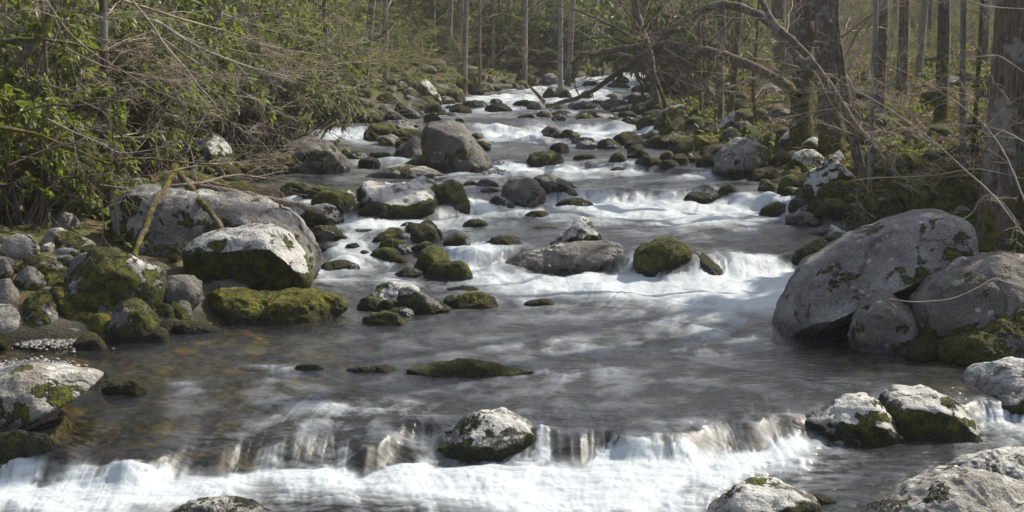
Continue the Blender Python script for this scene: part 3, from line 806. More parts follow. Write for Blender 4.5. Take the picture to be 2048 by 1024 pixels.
    rock(214, 322, 601, 692, 'H', 'r', 'speckled grey stone with dark hollow at its foot')
    rock(243, 306, 587, 625, 'P', 'a', 'tan wedge of rock above the speckled stone')
    rock(309, 350, 606, 642, 'M', 'r', 'green stone left of the pale tipped one')
    rock(338, 384, 600, 643, 'H', 'b', 'narrow stone with pale tip beside the green stone')
    rock(278, 338, 655, 686, 'M', 'z', 'little mossy stone at the waterline below the speckled one')
    rock(316, 352, 636, 668, 'M', 'r', 'green lump at the bank end of the low finger')
    rock(325, 455, 642, 670, 'M', 'a', 'low mossy finger of rock pointing into the brown water')
    rock(137, 218, 661, 702, 'M', 'p', 'mossy dome standing alone in the calm brown water')
    rock(100, 170, 655, 672, 'B', 'f', 'thin flat stone at the calm water edge')
    # ---- upper left shore
    rock(562, 702, 272, 348, 'B', 'r', 'grey granite boulder on the left shore above the pool', thick=.42,
         poly=[(562, 330), (568, 295), (590, 277), (625, 272), (660, 285), (685, 308), (702, 335), (690, 348), (580, 348)])
    rock(602, 700, 308, 344, 'M', 'a', 'mossy brown rock leaning on the grey shore boulder')
    rock(512, 610, 306, 350, 'Y', 'r', 'dark rock with golden moss top on the left shore')
    rock(465, 532, 329, 357, 'M', 'r', 'small dark mossy dome left of the golden topped rock')
    rock(378, 468, 268, 345, 'L', 'r', 'boulder with a white blaze half hidden by twigs')
    rock(350, 472, 348, 382, 'Y', 'a', 'mossy ledge behind the driftwood')
    rock(474, 500, 348, 360, 'M', 'f', 'tiny moss pad at the upper pool edge')
    rock(300, 350, 305, 345, 'Y', 'r', 'glowing yellow moss lump behind the left trunk')
    rock(325, 372, 330, 368, 'Y', 'r', 'second yellow moss lump below the glowing one')
    rock(250, 312, 355, 388, 'B', 'a', 'grey wedge of rock behind the biggest boulder')
    rock(225, 262, 335, 372, 'B', 'r', 'grey stone right of the left trunk foot')
    rock(130, 205, 365, 415, 'Y', 'a', 'moss draped rock left of the left trunk foot')
    rock(150, 208, 392, 432, 'H', 'a', 'pale streaked rock in the hollow under the bushes')
    rock(100, 160, 425, 460, 'B', 'f', 'shadowed grey stone under the rhododendron')
    rock(620, 700, 190, 252, 'H', 'a', 'pointed half mossy boulder on the far left shore')
    rock(690, 770, 222, 250, 'M', 'f', 'moss hummock under the leaning thin trunk')
    # ---- rocks between the left pools
    rock(557, 626, 362, 392, 'M', 'f', 'flat mossy rock at the left of a rock chain')
    rock(592, 682, 372, 400, 'M', 'f', 'flat mossy rock joined to the arched boulder')
    rock(600, 724, 378, 436, 'H', 'r', 'arched boulder with a dark hollow in its side',
         poly=[(620, 425), (625, 395), (645, 382), (680, 379), (708, 388), (722, 410), (722, 436), (640, 436)])
    rock(587, 690, 409, 461, 'L', 'f', 'white topped mossy rock that the log end rests on')
    rock(604, 690, 452, 484, 'H', 'r', 'small white crested mossy rock below the log end')
    rock(703, 874, 356, 436, 'L', 'r', 'broad lichen boulder in the middle of the rock chain', thick=.45,
         poly=[(705, 425), (712, 385), (735, 365), (765, 362), (790, 372), (825, 365), (850, 375), (874, 395), (868, 425), (835, 438), (730, 436)])
    rock(718, 790, 405, 438, 'M', 'f', 'mossy stone at the foot of the broad lichen boulder')
    rock(795, 884, 354, 400, 'L', 'f', 'pale back rock rising behind the broad lichen boulder')
    rock(862, 940, 360, 418, 'M', 'r', 'dark green boulder at the right end of the rock chain')
    rock(898, 928, 362, 386, 'Y', 'r', 'yellow moss knob on the right end of the rock chain')
    rock(730, 890, 334, 362, 'P', 'f', 'flat pale rock with moss rim below the mid stream boulder', thick=.3)
    rock(803, 912, 316, 347, 'H', 'r', 'speckled rock lying against the mid stream boulder')
    rock(836, 988, 239, 346, 'B', 'a', 'tall smooth grey boulder standing in mid stream', thick=.5, facets=3, rough=.7,
         poly=[(838, 325), (839, 280), (848, 256), (862, 242), (885, 239), (912, 243), (934, 258), (952, 283), (972, 310), (987, 332), (980, 342), (920, 347), (850, 340)],
         cuts=[(900, 300, .8, (-.1, -.98, .12)), (955, 290, .55, (.75, -.5, .45))])
    rock(783, 852, 273, 322, 'B', 'z', 'smooth tan boulder tucked left of the tall one')
    rock(727, 800, 244, 284, 'M', 'f', 'low mossy island left of the tall boulder')
    rock(770, 856, 258, 285, 'Y', 'f', 'low golden moss island touching the tall boulder')
    rock(740, 850, 241, 262, 'B', 'f', 'flat grey slab on the mossy island')
    rock(686, 740, 303, 322, 'D', 'f', 'dark lip rock of the small left fall')
    rock(735, 782, 303, 322, 'D', 'b', 'dark square lip rock between two thin falls')
    rock(722, 745, 325, 333, 'D', 'f', 'tiny dark stone below the small left fall')
    rock(655, 700, 210, 232, 'Y', 'r', 'bright moss mound behind the pointed boulder')
    rock(788, 852, 198, 240, 'H', 'a', 'white spotted boulder on the far left shore')
    rock(835, 886, 158, 206, 'L', 'a', 'tall white faced rock on the far left bank', poly=[(835, 200), (836, 168), (848, 157), (860, 163), (872, 180), (886, 203), (870, 207), (845, 206)])
    rock(878, 934, 177, 206, 'Y', 'b', 'moss capped brown block beside the far left water')
    rock(848, 886, 202, 230, 'M', 'r', 'mossy stone at the bend of the far left shore')
    rock(868, 918, 224, 233, 'Y', 'f', 'thin green raft of rock near the far left shore')
    rock(914, 988, 201, 218, 'M', 'f', 'long dark mossy rock across the far riffle', thick=.25)
    rock(968, 1026, 206, 225, 'M', 'r', 'dark rounded pair of stones in the far riffle')
    rock(1022, 1082, 200, 216, 'M', 'f', 'mossy rock below the far snag stick')
    rock(1034, 1072, 228, 239, 'Y', 'f', 'small golden moss stone alone in far water')
    rock(1082, 1136, 174, 200, 'D', 'f', 'dark rock carrying a snag stick in the far riffle')
    rock(1118, 1143, 178, 200, 'M', 'r', 'round mossy stone left of the sunken limb')
    rock(1160, 1188, 180, 198, 'D', 'r', 'dark round stone behind the sunken limb')
    rock(1164, 1198, 162, 174, 'D', 'r', 'dark stone in the farthest white water')
    rock(1228, 1262, 153, 168, 'D', 'r', 'dark dome near the head of the visible stream')
    rock(1212, 1262, 165, 180, 'Y', 'f', 'yellow mossed slab near the head of the stream')
    rock(1250, 1298, 130, 148, 'G', 'f', 'dark grey slab closing the view upstream')
    rock(1222, 1242, 122, 134, 'P', 'r', 'tiny sunlit white rock far upstream')
    # ---- right middle gravel bar
    bar = [(1140, 1195, 203, 222, 'B'), (1195, 1262, 198, 216, 'G'), (1150, 1235, 218, 236, 'B'), (1215, 1290, 210, 228, 'P'), (1245, 1300, 186, 202, 'G'),
           (1262, 1330, 205, 222, 'G'), (1282, 1345, 219, 238, 'M'), (1180, 1210, 214, 228, 'M'), (1205, 1240, 187, 200, 'G'), (1235, 1275, 222, 238, 'M'), (1100, 1150, 222, 230, 'M'),
           (1290, 1330, 192, 208, 'G'), (1325, 1370, 205, 222, 'S'), (1175, 1212, 200, 209, 'S'), (1240, 1290, 240, 252, 'D'), (1270, 1312, 236, 254, 'D'), (1212, 1250, 234, 243, 'D'), (1195, 1222, 241, 248, 'D')]
    lab = ['leftmost flat stone of the far gravel bar', 'grey slab on top of the far gravel bar', 'wide brown slab at the water side of the gravel bar', 'pale slab in the middle of the gravel bar',
           'grey slab at the upstream end of the gravel bar', 'grey stone of the gravel bar beside the leaning trunk foot', 'moss sided rock at the bank end of the gravel bar', 'small moss stone on the left part of the gravel bar',
           'thin slab at the upstream water side of the gravel bar', 'green stone at the front right of the gravel bar', 'long low mossy tongue left of the gravel bar', 'small grey stone under the leaning trunk',
           'grey green rock right of the leaning trunk', 'little rough stone at the left crest of the gravel bar', 'black wet rock above the upper fall', 'black wet rock at the right end of the upper fall', 'dark dome just above the upper fall', 'dark flake left of the dome above the upper fall']
    for (a, b, c, d, s), l in zip(bar, lab):
        rock(a, b, c, d, s, 'f', l, thick=.4)
    rock(1146, 1200, 282, 301, 'P', 'f', 'smooth white stone below the upper fall')
    rock(1140, 1196, 274, 290, 'B', 'f', 'reddish brown stone behind the smooth white one')
    rock(1192, 1242, 276, 300, 'D', 'r', 'dark grey dome right of the smooth white stone')
    rock(1220, 1290, 263, 292, 'M', 'r', 'green mossy rock under the upper fall')
    rock(1248, 1284, 279, 298, 'M', 'r', 'small mossy rock in front of the green one')
    rock(1283, 1320, 258, 282, 'G', 'z', 'grey wedge at the right end of the upper fall')
    rock(1284, 1402, 270, 302, 'H', 'f', 'long half mossy boulder on the right shore', thick=.35)
    rock(1375, 1445, 270, 298, 'Y', 'f', 'long moss pillow behind the right shore')
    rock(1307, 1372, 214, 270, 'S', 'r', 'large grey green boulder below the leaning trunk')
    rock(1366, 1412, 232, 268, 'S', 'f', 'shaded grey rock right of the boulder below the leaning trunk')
    rock(1405, 1438, 243, 268, 'M', 'r', 'mossy stone left of the lichen covered tall rock')
    rock(1432, 1476, 223, 266, 'L', 'z', 'tall pale lichen rock on the right bank')
    rock(1464, 1512, 214, 258, 'S', 'r', 'round grey rock behind the pale lichen one')
    rock(1408, 1430, 168, 218, 'S', 'b', 'upright grey slab beside a straight trunk')
    rock(1525, 1566, 163, 190, 'G', 'r', 'pale rock far up the right bank')
    rock(1144, 1196, 307, 321, 'D', 'f', 'dark brown stone in the riffle right of centre')
    rock(1217, 1256, 304, 330, 'D', 'r', 'dark round stone left of the mossy shore heap')
    rock(1252, 1302, 300, 318, 'M', 'r', 'back left stone of the mossy shore heap')
    rock(1264, 1330, 312, 336, 'D', 'f', 'front brown stone of the mossy shore heap')
    rock(1318, 1352, 302, 325, 'Y', 'r', 'moss capped egg shaped stone of the shore heap')
    rock(1316, 1360, 318, 338, 'M', 'r', 'front right stone of the mossy shore heap')
    rock(1344, 1378, 306, 330, 'M', 'r', 'green stone right of the egg shaped one')
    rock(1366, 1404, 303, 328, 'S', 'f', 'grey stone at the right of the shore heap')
    rock(1392, 1436, 312, 336, 'M', 'r', 'black and green stone left of the faceted boulder')
    rock(1398, 1432, 292, 310, 'M', 'f', 'moss pad above the black and green stone')
    rock(1048, 1134, 303, 338, 'M', 'r', 'dark domed rock with white water on both sides', thick=.5)
    rock(1425, 1552, 276, 358, 'G', 'p', 'angular faceted grey boulder on the right shore', thick=.48, facets=9,
         poly=[(1426, 350), (1432, 318), (1452, 288), (1480, 276), (1512, 278), (1534, 298), (1550, 325), (1545, 355), (1480, 359)])
    rock(1002, 1092, 355, 416, 'B', 'b', 'brown and grey boulder with square face in mid stream', thick=.5, rough=.8,
         poly=[(1003, 400), (1005, 372), (1020, 358), (1050, 355), (1075, 362), (1090, 385), (1091, 405), (1080, 416), (1010, 414)])
    rock(1055, 1168, 351, 394, 'B', 'a', 'long boulder with white mottled top behind the square faced one', thick=.4)
    rock(974, 1012, 393, 414, 'D', 'f', 'dark wet stone left of the square faced boulder')
    rock(1010, 1030, 402, 420, 'B', 'r', 'small brown stone at the foot of the square faced boulder')
    rock(950, 1000, 357, 378, 'B', 'f', 'speckled stone left of the square faced boulder')
    rock(925, 965, 360, 374, 'P', 'f', 'pale gravelly stone right of the rock chain')
    rock(960, 1004, 374, 386, 'B', 'f', 'low brown stone in front of the speckled one')
    rock(1048, 1106, 421, 435, 'M', 'f', 'flat dark mossy stone in mid stream')
    rock(1220, 1262, 334, 343, 'D', 'f', 'tiny wet stone with glints above the third fall')
    rock(1432, 1482, 366, 388, 'D', 'p', 'pointed black stone at the crest of the third fall')
    rock(1365, 1450, 380, 408, 'D', 'r', 'dark rock wrapped by the third fall')
    rock(1110, 1186, 396, 420, 'D', 'r', 'dark egg shaped rock under a glassy sheet of water')
    rock(1518, 1600, 404, 434, 'M', 'f', 'mossy olive rock at the right end of the third fall')
    rock(1575, 1625, 396, 420, 'D', 'r', 'black rock tucked behind the mossy olive one')
    # ---- centre
    rock(1098, 1210, 437, 492, 'L', 'p', 'peaked mossy rock with white tip standing behind the long flat boulder',
         poly=[(1098, 488), (1115, 475), (1135, 458), (1150, 443), (1165, 437), (1182, 444), (1194, 462), (1206, 486), (1200, 496), (1110, 496)])
    rock(990, 1252, 482, 545, 'B', 'f', 'long brown boulder with a white streak on its top', thick=.30, facets=3, rough=.7,
         poly=[(990, 540), (1010, 525), (1045, 508), (1090, 494), (1150, 484), (1215, 482), (1242, 490), (1252, 508), (1244, 530), (1225, 543), (1110, 547), (1005, 545)])
    rock(1110, 1222, 481, 497, 'P', 'f', 'white crust cap on the long brown boulder', thick=.4)
    rock(1264, 1384, 476, 550, 'M', 'r', 'big round moss covered boulder above the white pool', thick=.5,
         poly=[(1266, 535), (1267, 510), (1290, 490), (1315, 478), (1350, 477), (1375, 490), (1384, 515), (1375, 545), (1330, 550), (1280, 548)])
    rock(1368, 1446, 502, 552, 'D', 'a', 'smooth dark wedge leaning right beside the round mossy boulder')
    rock(1262, 1372, 546, 562, 'D', 'f', 'submerged brown ledge under the round mossy boulder', thick=.3)
    rock(1048, 1114, 597, 615, 'M', 'f', 'lone flat mossy stone in open water')
    rock(904, 996, 585, 620, 'Y', 'r', 'bright green dome in the calm tail of the pool')
    rock(886, 918, 588, 614, 'M', 'r', 'little dark green stone touching the bright green dome')
    rock(733, 850, 564, 618, 'L', 'r', 'white topped rock of the small central group')
    rock(790, 906, 572, 628, 'H', 'a', 'tilted grey slab sloping right in the central group', thick=.3,
         poly=[(792, 600), (796, 576), (815, 574), (850, 590), (885, 610), (906, 624), (880, 629), (815, 626)])
    rock(714, 768, 592, 624, 'M', 'r', 'mossy stone at the left of the central group')
    rock(754, 822, 598, 628, 'M', 'a', 'low mossy stone in front of the tilted slab')
    rock(770, 832, 614, 636, 'H', 'f', 'flat stone half under the tilted slab')
    rock(722, 816, 624, 654, 'Y', 'f', 'golden moss pad nearest in the central group')
    cl = [(815, 878, 446, 490, 'H', 'tallest white speckled stone of the mossy cluster'), (832, 875, 440, 466, 'M', 'dark stone at the top back of the mossy cluster'),
          (806, 852, 446, 470, 'M', 'slanting stone behind the tallest of the mossy cluster'), (752, 812, 455, 480, 'M', 'flat stone at the upper left of the mossy cluster'),
          (750, 806, 469, 492, 'Y', 'round green cushion stone of the mossy cluster'), (750, 822, 479, 506, 'Y', 'second green cushion below the round one'),
          (785, 824, 488, 512, 'H', 'white flecked pebble in the middle of the mossy cluster'), (737, 808, 494, 525, 'H', 'low white crested stone at the left front of the cluster'),
          (820, 886, 484, 510, 'M', 'flat mossy stone right of the cluster middle'), (825, 908, 493, 553, 'M', 'large lumpy dark green stone of the cluster'),
          (848, 946, 521, 564, 'M', 'smooth rounded mossy stone at the front of the cluster'), (785, 850, 537, 556, 'D', 'dark low stone left of the front rounded one'),
          (796, 818, 466, 482, 'D', 'small dark stone in a gap of the cluster'), (865, 886, 458, 480, 'M', 'green stone at the right back of the cluster'), (800, 836, 444, 455, 'D', 'dark flat stone at the very back of the cluster'),
          (785, 816, 515, 527, 'M', 'tiny moss pad before the white crested stone')]
    for a, b, c, d, s, l in cl: rock(a, b, c, d, s, 'r', l)
    rock(924, 978, 438, 456, 'M', 'f', 'small dark mossy stone with a white eddy')
    rock(886, 942, 470, 492, 'D', 'r', 'dark rounded stone right of the mossy cluster')
    rock(968, 1046, 472, 494, 'D', 'r', 'dark humped stone with water pouring round it')
    rock(1055, 1125, 452, 462, 'D', 'f', 'barely emerging dark stone behind the peaked rock')
    rock(632, 722, 521, 547, 'D', 'r', 'dark glossy rock below the left chute')
    rock(700, 752, 457, 467, 'D', 'f', 'low dark stone at the top of the left chute')
    rock(890, 960, 572, 582, 'D', 'f', 'sunken dark stone in front of the pouring hump')
    rock(1300, 1420, 918, 935, 'D', 'f', 'dark rock behind the curtain of the front fall', thick=.4, depth=9.75)
    rock(688, 722, 486, 503, 'D', 'r', 'dark stone in the middle of the left chute')
    rock(742, 772, 472, 488, 'D', 'r', 'dark stone at the upper right of the left chute')
    rock(640, 672, 492, 506, 'D', 'f', 'dark stone at the left side of the left chute')
    rock(716, 742, 500, 514, 'D', 'r', 'small dark stone low in the left chute')
    rock(662, 700, 470, 482, 'D', 'f', 'flat dark stone at the lip of the left chute')
    # ---- right bank boulders
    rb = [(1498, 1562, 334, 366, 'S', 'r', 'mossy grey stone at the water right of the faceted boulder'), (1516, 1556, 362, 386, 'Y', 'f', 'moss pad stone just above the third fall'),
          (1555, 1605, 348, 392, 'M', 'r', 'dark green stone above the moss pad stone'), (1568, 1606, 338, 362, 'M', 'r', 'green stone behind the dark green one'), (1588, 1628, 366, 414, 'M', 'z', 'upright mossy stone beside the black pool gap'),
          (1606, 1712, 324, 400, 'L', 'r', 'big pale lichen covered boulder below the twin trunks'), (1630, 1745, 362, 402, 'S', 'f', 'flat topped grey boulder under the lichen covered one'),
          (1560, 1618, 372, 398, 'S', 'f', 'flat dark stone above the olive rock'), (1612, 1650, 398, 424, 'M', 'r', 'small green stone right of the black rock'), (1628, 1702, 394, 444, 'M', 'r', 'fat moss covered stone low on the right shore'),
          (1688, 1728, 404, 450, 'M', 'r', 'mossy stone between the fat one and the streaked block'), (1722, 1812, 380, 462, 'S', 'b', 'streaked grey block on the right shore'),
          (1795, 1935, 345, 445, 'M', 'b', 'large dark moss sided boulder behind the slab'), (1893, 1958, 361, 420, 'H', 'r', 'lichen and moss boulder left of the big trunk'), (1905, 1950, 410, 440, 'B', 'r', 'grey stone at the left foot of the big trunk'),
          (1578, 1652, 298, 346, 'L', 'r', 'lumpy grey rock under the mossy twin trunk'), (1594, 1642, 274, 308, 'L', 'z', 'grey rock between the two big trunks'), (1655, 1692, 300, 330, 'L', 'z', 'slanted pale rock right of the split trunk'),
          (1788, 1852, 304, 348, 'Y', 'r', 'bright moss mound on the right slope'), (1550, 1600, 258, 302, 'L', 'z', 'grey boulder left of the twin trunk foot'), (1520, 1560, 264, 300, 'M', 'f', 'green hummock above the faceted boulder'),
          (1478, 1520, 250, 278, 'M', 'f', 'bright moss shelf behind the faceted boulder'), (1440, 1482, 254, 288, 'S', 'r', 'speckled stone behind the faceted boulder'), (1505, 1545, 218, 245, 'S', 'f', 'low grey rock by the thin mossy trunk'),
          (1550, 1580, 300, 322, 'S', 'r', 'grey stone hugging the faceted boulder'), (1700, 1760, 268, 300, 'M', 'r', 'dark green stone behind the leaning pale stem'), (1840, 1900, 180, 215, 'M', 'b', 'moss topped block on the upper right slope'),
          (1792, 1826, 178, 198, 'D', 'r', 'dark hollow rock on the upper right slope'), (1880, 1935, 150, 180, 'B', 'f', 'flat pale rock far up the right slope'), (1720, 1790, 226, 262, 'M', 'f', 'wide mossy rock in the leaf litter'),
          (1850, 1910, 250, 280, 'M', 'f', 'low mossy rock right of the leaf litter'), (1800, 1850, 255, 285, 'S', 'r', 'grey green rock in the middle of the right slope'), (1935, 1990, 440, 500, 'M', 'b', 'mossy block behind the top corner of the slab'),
          (2005, 2070, 320, 370, 'M', 'r', 'mossy boulder at the right edge beyond the big trunk'), (2010, 2080, 480, 530, 'M', 'f', 'green rock at the right foot of the big trunk'), (1640, 1690, 352, 372, 'B', 'f', 'thin pale slab resting on the lichen boulder'),
          (1740, 1790, 330, 372, 'M', 'r', 'moss covered rock at the foot of the leaning stem'), (1690, 1735, 320, 350, 'M', 'r', 'green rock under the slanting trunk'), (1450, 1500, 296, 300, 'S', 'f', '')]
    for a, b, c, d, s, sh, l in rb:
        if l: rock(a, b, c, d, s, sh, l)
    # ---- smaller stones packed between the large ones
    rng = np.random.RandomState(77)
    names = {'S': 'speckled grey', 'M': 'dark mossy', 'Y': 'yellow green mossy', 'B': 'brownish grey', 'D': 'dark wet', 'P': 'pale'}
    protos = {}
    taken = [(o.location.x, o.location.y, wm * .5) for o, s, T, wm, hm in ROCKS]
    pend = []
    def filler(X, Y, size, st, zone):
        size = float(size)
        for tx, ty, tr in taken:
            if (tx - X) ** 2 + (ty - Y) ** 2 < (tr * .75 + size * .3) ** 2: return
        key = (st, rng.randint(3))
        if key not in protos:
            V, F = ICO[4]
            P = V * np.array((1, .8, .62)); sdd = rng.rand() * 50
            for k in range(7):
                n = rng.normal(size=3); n /= np.linalg.norm(n); d = P @ n; o = d.max() * rng.uniform(.7, .9)
                P = P - n * (np.maximum(0, d - o) * .9)[:, None]
            P = P + V * (.09 * perlin(V[:, 0] * 1.6 + sdd, V[:, 1] * 1.6, V[:, 2] * 1.6) + .04 * perlin(V[:, 0] * 4 + sdd, V[:, 1] * 4, V[:, 2] * 4))[:, None]
            me = np_mesh('bank_stone', P, F); me.materials.append(M[st]); protos[key] = me
        z = float(ground_z(X, Y))
        pend.append((size / Y, protos[key], np.array((size * .5 * rng.uniform(.9, 1.3), size * .5 * rng.uniform(.8, 1.1), size * .5 * rng.uniform(.75, 1.25))),
                     (rng.uniform(-.25, .25), rng.uniform(-.25, .25), rng.uniform(0, 6.28)), (X, Y, z + size * .10), st, zone, size))
        taken.append((X, Y, size * .5))
    for k in range(1600):
        Y = 11.5 * math.exp(rng.rand() * math.log(52 / 11.5))
        if rng.rand() < .55:
            X = float(XR(Y)) + rng.uniform(-.15, 1.0) * rng.uniform(.2, 4.2); zone = 'right bank'
        else:
            X = float(XL(Y)) - rng.uniform(-.1, 1.0) * rng.uniform(.2, 2.0 + max(0, Y - 25) * .16); zone = 'left bank'
        if abs(X) > .40 * Y: continue
        if len(taken) > 560: break
        filler(X, Y, rng.uniform(.14, .42) * (1 + Y / 60), rng.choice(['S', 'M', 'M', 'Y', 'B']) if zone == 'right bank' else rng.choice(['M', 'Y', 'B', 'M']), zone)
    for k in range(130):
        Y = rng.uniform(34, 58); filler(float(XL(Y)) - rng.uniform(0, 1) ** 1.3 * 6, Y, rng.uniform(.25, .9), rng.choice(['M', 'Y', 'B', 'M']), 'far left shore')
    for k in range(60):
        Y = rng.uniform(18, 50); filler(float(XR(Y)) + rng.uniform(1, 8), Y, rng.uniform(.3, .9), rng.choice(['M', 'Y', 'S', 'M']), 'slope above the right bank')
    for k in range(46):
        Y = rng.uniform(24, 40); f_ = rng.choice([rng.uniform(.05, .3), rng.uniform(.6, .95), rng.uniform(.1, .9)])
        filler(float(XL(Y) + (XR(Y) - XL(Y)) * f_), Y, rng.uniform(.22, .6), rng.choice(['D', 'M', 'D', 'B']), 'far channel')
    for k in range(70):   # left shore cobbles
        px, py = rng.uniform(-20, 330), rng.uniform(455, 655)
        X, Y, Z = hit(px, py)
        filler(X, Y, rng.uniform(.10, .28), rng.choice(['B', 'M', 'P', 'B']), 'left shore below the bushes')
    pend.sort(key=lambda q: -q[0])
    from mathutils import Euler
    rest = {}
    for n_, (key_, me, sc_, ro, lo, st, zone, size) in enumerate(pend):
        if n_ < 290:
            o = bpy.data.objects.new('bank_stone', me); COL.objects.link(o)
            o.scale = sc_; o.rotation_euler = ro; o.location = lo
            o['label'] = near_label(('little ' if size < .22 else '') + names[st] + ' stone', *lo, 'rock', '%s stone packed among the larger rocks along the %s' % (names[st], zone))
            o['category'] = 'rock'; o['group'] = '%s stones along the %s' % (names[st], zone)
        else: rest.setdefault(st, []).append((me, sc_, ro, lo))
    for st, lst in list(rest.items()):
        VV, FF, off = [], [], 0
        for me, sc_, ro, lo in lst:
            V = np.empty(len(me.vertices) * 3, np.float32); me.vertices.foreach_get('co', V); V = V.reshape(-1, 3)
            F = np.empty(len(me.loops), np.int32); me.loops.foreach_get('vertex_index', F); F = F.reshape(-1, 3)
            R = np.array(Euler(ro).to_matrix()); VV.append((V * sc_) @ R.T + np.array(lo)); FF.append(F + off); off += len(V)
        me = np_mesh('small_stones', np.concatenate(VV), np.concatenate(FF)); me.materials.append(M[st])
        tag(link('small_stones', me), 'countless small %s stones strewn between the rocks of both banks' % names[st], 'stones', kind='stuff')
    # gravel at the calm water edge: too many pebbles to count
    V, F = ICO[3]; V3, F3 = ico(1)
    VV, FF, off = [], [], 0
    for cx, cy, rx, ry, n in ((60, 668, 75, 12, 900), (40, 722, 85, 14, 1100), (455, 588, 60, 8, 500), (985, 380, 40, 8, 300)):
        for k in range(n):
            px, py = cx + rng.normal() * rx * .5, cy + rng.normal() * ry * .5
            Y = 0
            d = (CAM_H - .3) * FPX / max(py - 60, 20)
            X = (px - 1024) / FPX * d; Y = d
            z = float(water_z(np.array(X), np.array(Y))) + .012 * rng.rand() + .02 * math.exp(-((px - cx) / rx) ** 2 * 2)
            s = rng.uniform(.010, .028)
            VV.append(V3 * np.array((s * rng.uniform(.8, 1.4), s, s * .6)) + np.array((X, Y, z))); FF.append(F3 + off); off += len(V3)
    me = np_mesh('gravel', np.concatenate(VV), np.concatenate(FF))
    t = NT('wet_gravel'); g = t.n('NewGeometry')
    me.materials.append(t.done(t.bsdf(t.mix(g.outputs['Random Per Island'], (.06, .05, .045), (.26, .24, .23)), .35, spec=.5)))
    tag(link('gravel', me), 'patches of wet grey gravel at the edge of the calm brown water', 'gravel', kind='stuff')
# ---------------------------------------------------------------- wood, twigs and leaves
def tubes(P, R, sides=4):
    """P (M,N,3) polylines, R (M,N) radii -> verts, quads"""
    Mn, N, _ = P.shape
    T = np.gradient(P, axis=1); T /= np.maximum(np.linalg.norm(T, axis=2, keepdims=True), 1e-9)
    up = np.where(np.abs(T[..., 2:3]) > .9, np.array((1., 0, 0)), np.array((0, 0, 1.)))
    # one reference per line avoids twisting
    ref = np.repeat(up[:, :1], N, 1)
    A = np.cross(T, ref); A /= np.maximum(np.linalg.norm(A, axis=2, keepdims=True), 1e-9)
    B = np.cross(T, A)
    an = np.linspace(0, 2 * math.pi, sides, endpoint=False)
    V = P[:, :, None] + R[:, :, None, None] * (A[:, :, None] * np.cos(an)[None, None, :, None] + B[:, :, None] * np.sin(an)[None, None, :, None])
    idx = np.arange(Mn * N * sides).reshape(Mn, N, sides)
    a = idx[:, :-1]; b = idx[:, 1:]
    F = np.stack([a, np.roll(a, -1, 2), np.roll(b, -1, 2), b], -1).reshape(-1, 4)
    return V.reshape(-1, 3), F
def resample(pts, n):
    P = np.array(pts, float)
    # Catmull-Rom through the points
    Q = np.vstack([2 * P[0] - P[1], P, 2 * P[-1] - P[-2]])
    seg = len(P) - 1
    out = []
    for t in np.linspace(0, seg, n):
        i = min(int(t), seg - 1); f = t - i
        p0, p1, p2, p3 = Q[i:i + 4]
        out.append(.5 * (2 * p1 + (p2 - p0) * f + (2 * p0 - 5 * p1 + 4 * p2 - p3) * f * f + (3 * p1 - p0 - 3 * p2 + p3) * f ** 3))
    return np.array(out)
def grow(P, R, n, ang, ratio, rng, flat=1.0, droop=0.0, tmin=.15, rr=.55, wob=.12, lift=0.0):
    """children of a batch of branches: all arrays (M,N,3)/(M,N)"""
    Mn, N, _ = P.shape
    m = rng.randint(0, Mn, n) if n < 0 else np.repeat(np.arange(Mn), n)
    K = len(m)
    t = tmin + (1 - tmin) * rng.rand(K) ** .9
    x = t * (N - 1); i = np.minimum(x.astype(int), N - 2); f = (x - i)[:, None]
    base = P[m, i] * (1 - f) + P[m, i + 1] * f
    r0 = (R[m, i] * (1 - f[:, 0]) + R[m, i + 1] * f[:, 0]) * rr
    d = P[m, i + 1] - P[m, i]; d /= np.maximum(np.linalg.norm(d, axis=1, keepdims=True), 1e-9)
    L = np.linalg.norm(P[m, -1] - P[m, 0], axis=1) * ratio * (1.15 - .7 * t) * rng.uniform(.6, 1.3, K)
    q = rng.normal(size=(K, 3)); q[:, 2] *= flat
    q -= d * (q * d).sum(1, keepdims=True); q /= np.maximum(np.linalg.norm(q, axis=1, keepdims=True), 1e-9)
    a = np.radians(ang) * rng.uniform(.65, 1.35, K)[:, None]
    nd = d * np.cos(a) + q * np.sin(a)
    nd[:, 2] += lift
    nd /= np.linalg.norm(nd, axis=1, keepdims=True)
    C = np.zeros((K, N, 3)); C[:, 0] = base
    step = (L / (N - 1))[:, None]
    cur = nd.copy()
    for k in range(1, N):
        cur = cur + rng.normal(size=(K, 3)) * wob * np.array((1, 1, max(flat, .3))) + np.array((0, 0, -droop / N))
        cur /= np.linalg.norm(cur, axis=1, keepdims=True)
        C[:, k] = C[:, k - 1] + cur * step
    RR = r0[:, None] * np.linspace(1, .35, N)[None]
    return C, RR
def mesh_from(lists, name='branches'):
    VV, FF, off = [], [], 0
    for P, R, s in lists:
        V, F = tubes(P, R, s); VV.append(V); FF.append(F + off); off += len(V)
    return np_mesh(name, np.concatenate(VV), np.concatenate(FF))
def leaves(pos, d, n, L, W, rng, fold=.25, name='foliage'):
    """small pointed leaves: base, left, tip, right with a fold along the midrib"""
    d = d / np.linalg.norm(d, axis=1, keepdims=True)
    s = np.cross(d, n); s /= np.maximum(np.linalg.norm(s, axis=1, keepdims=True), 1e-9)
    u = np.cross(s, d)
    L = L[:, None]; W = W[:, None]
    b = pos; tip = pos + d * L - u * L * .12
    l = pos + d * L * .5 + s * W * .5 + u * W * fold; r = pos + d * L * .5 - s * W * .5 + u * W * fold
    K = len(pos)
    V = np.stack([b, l, tip, r], 1).reshape(-1, 3)
    i = np.arange(K)[:, None] * 4
    F = np.concatenate([i + np.array([0, 2, 1]), i + np.array([0, 3, 2])])
    return np_mesh(name, V, F, False)
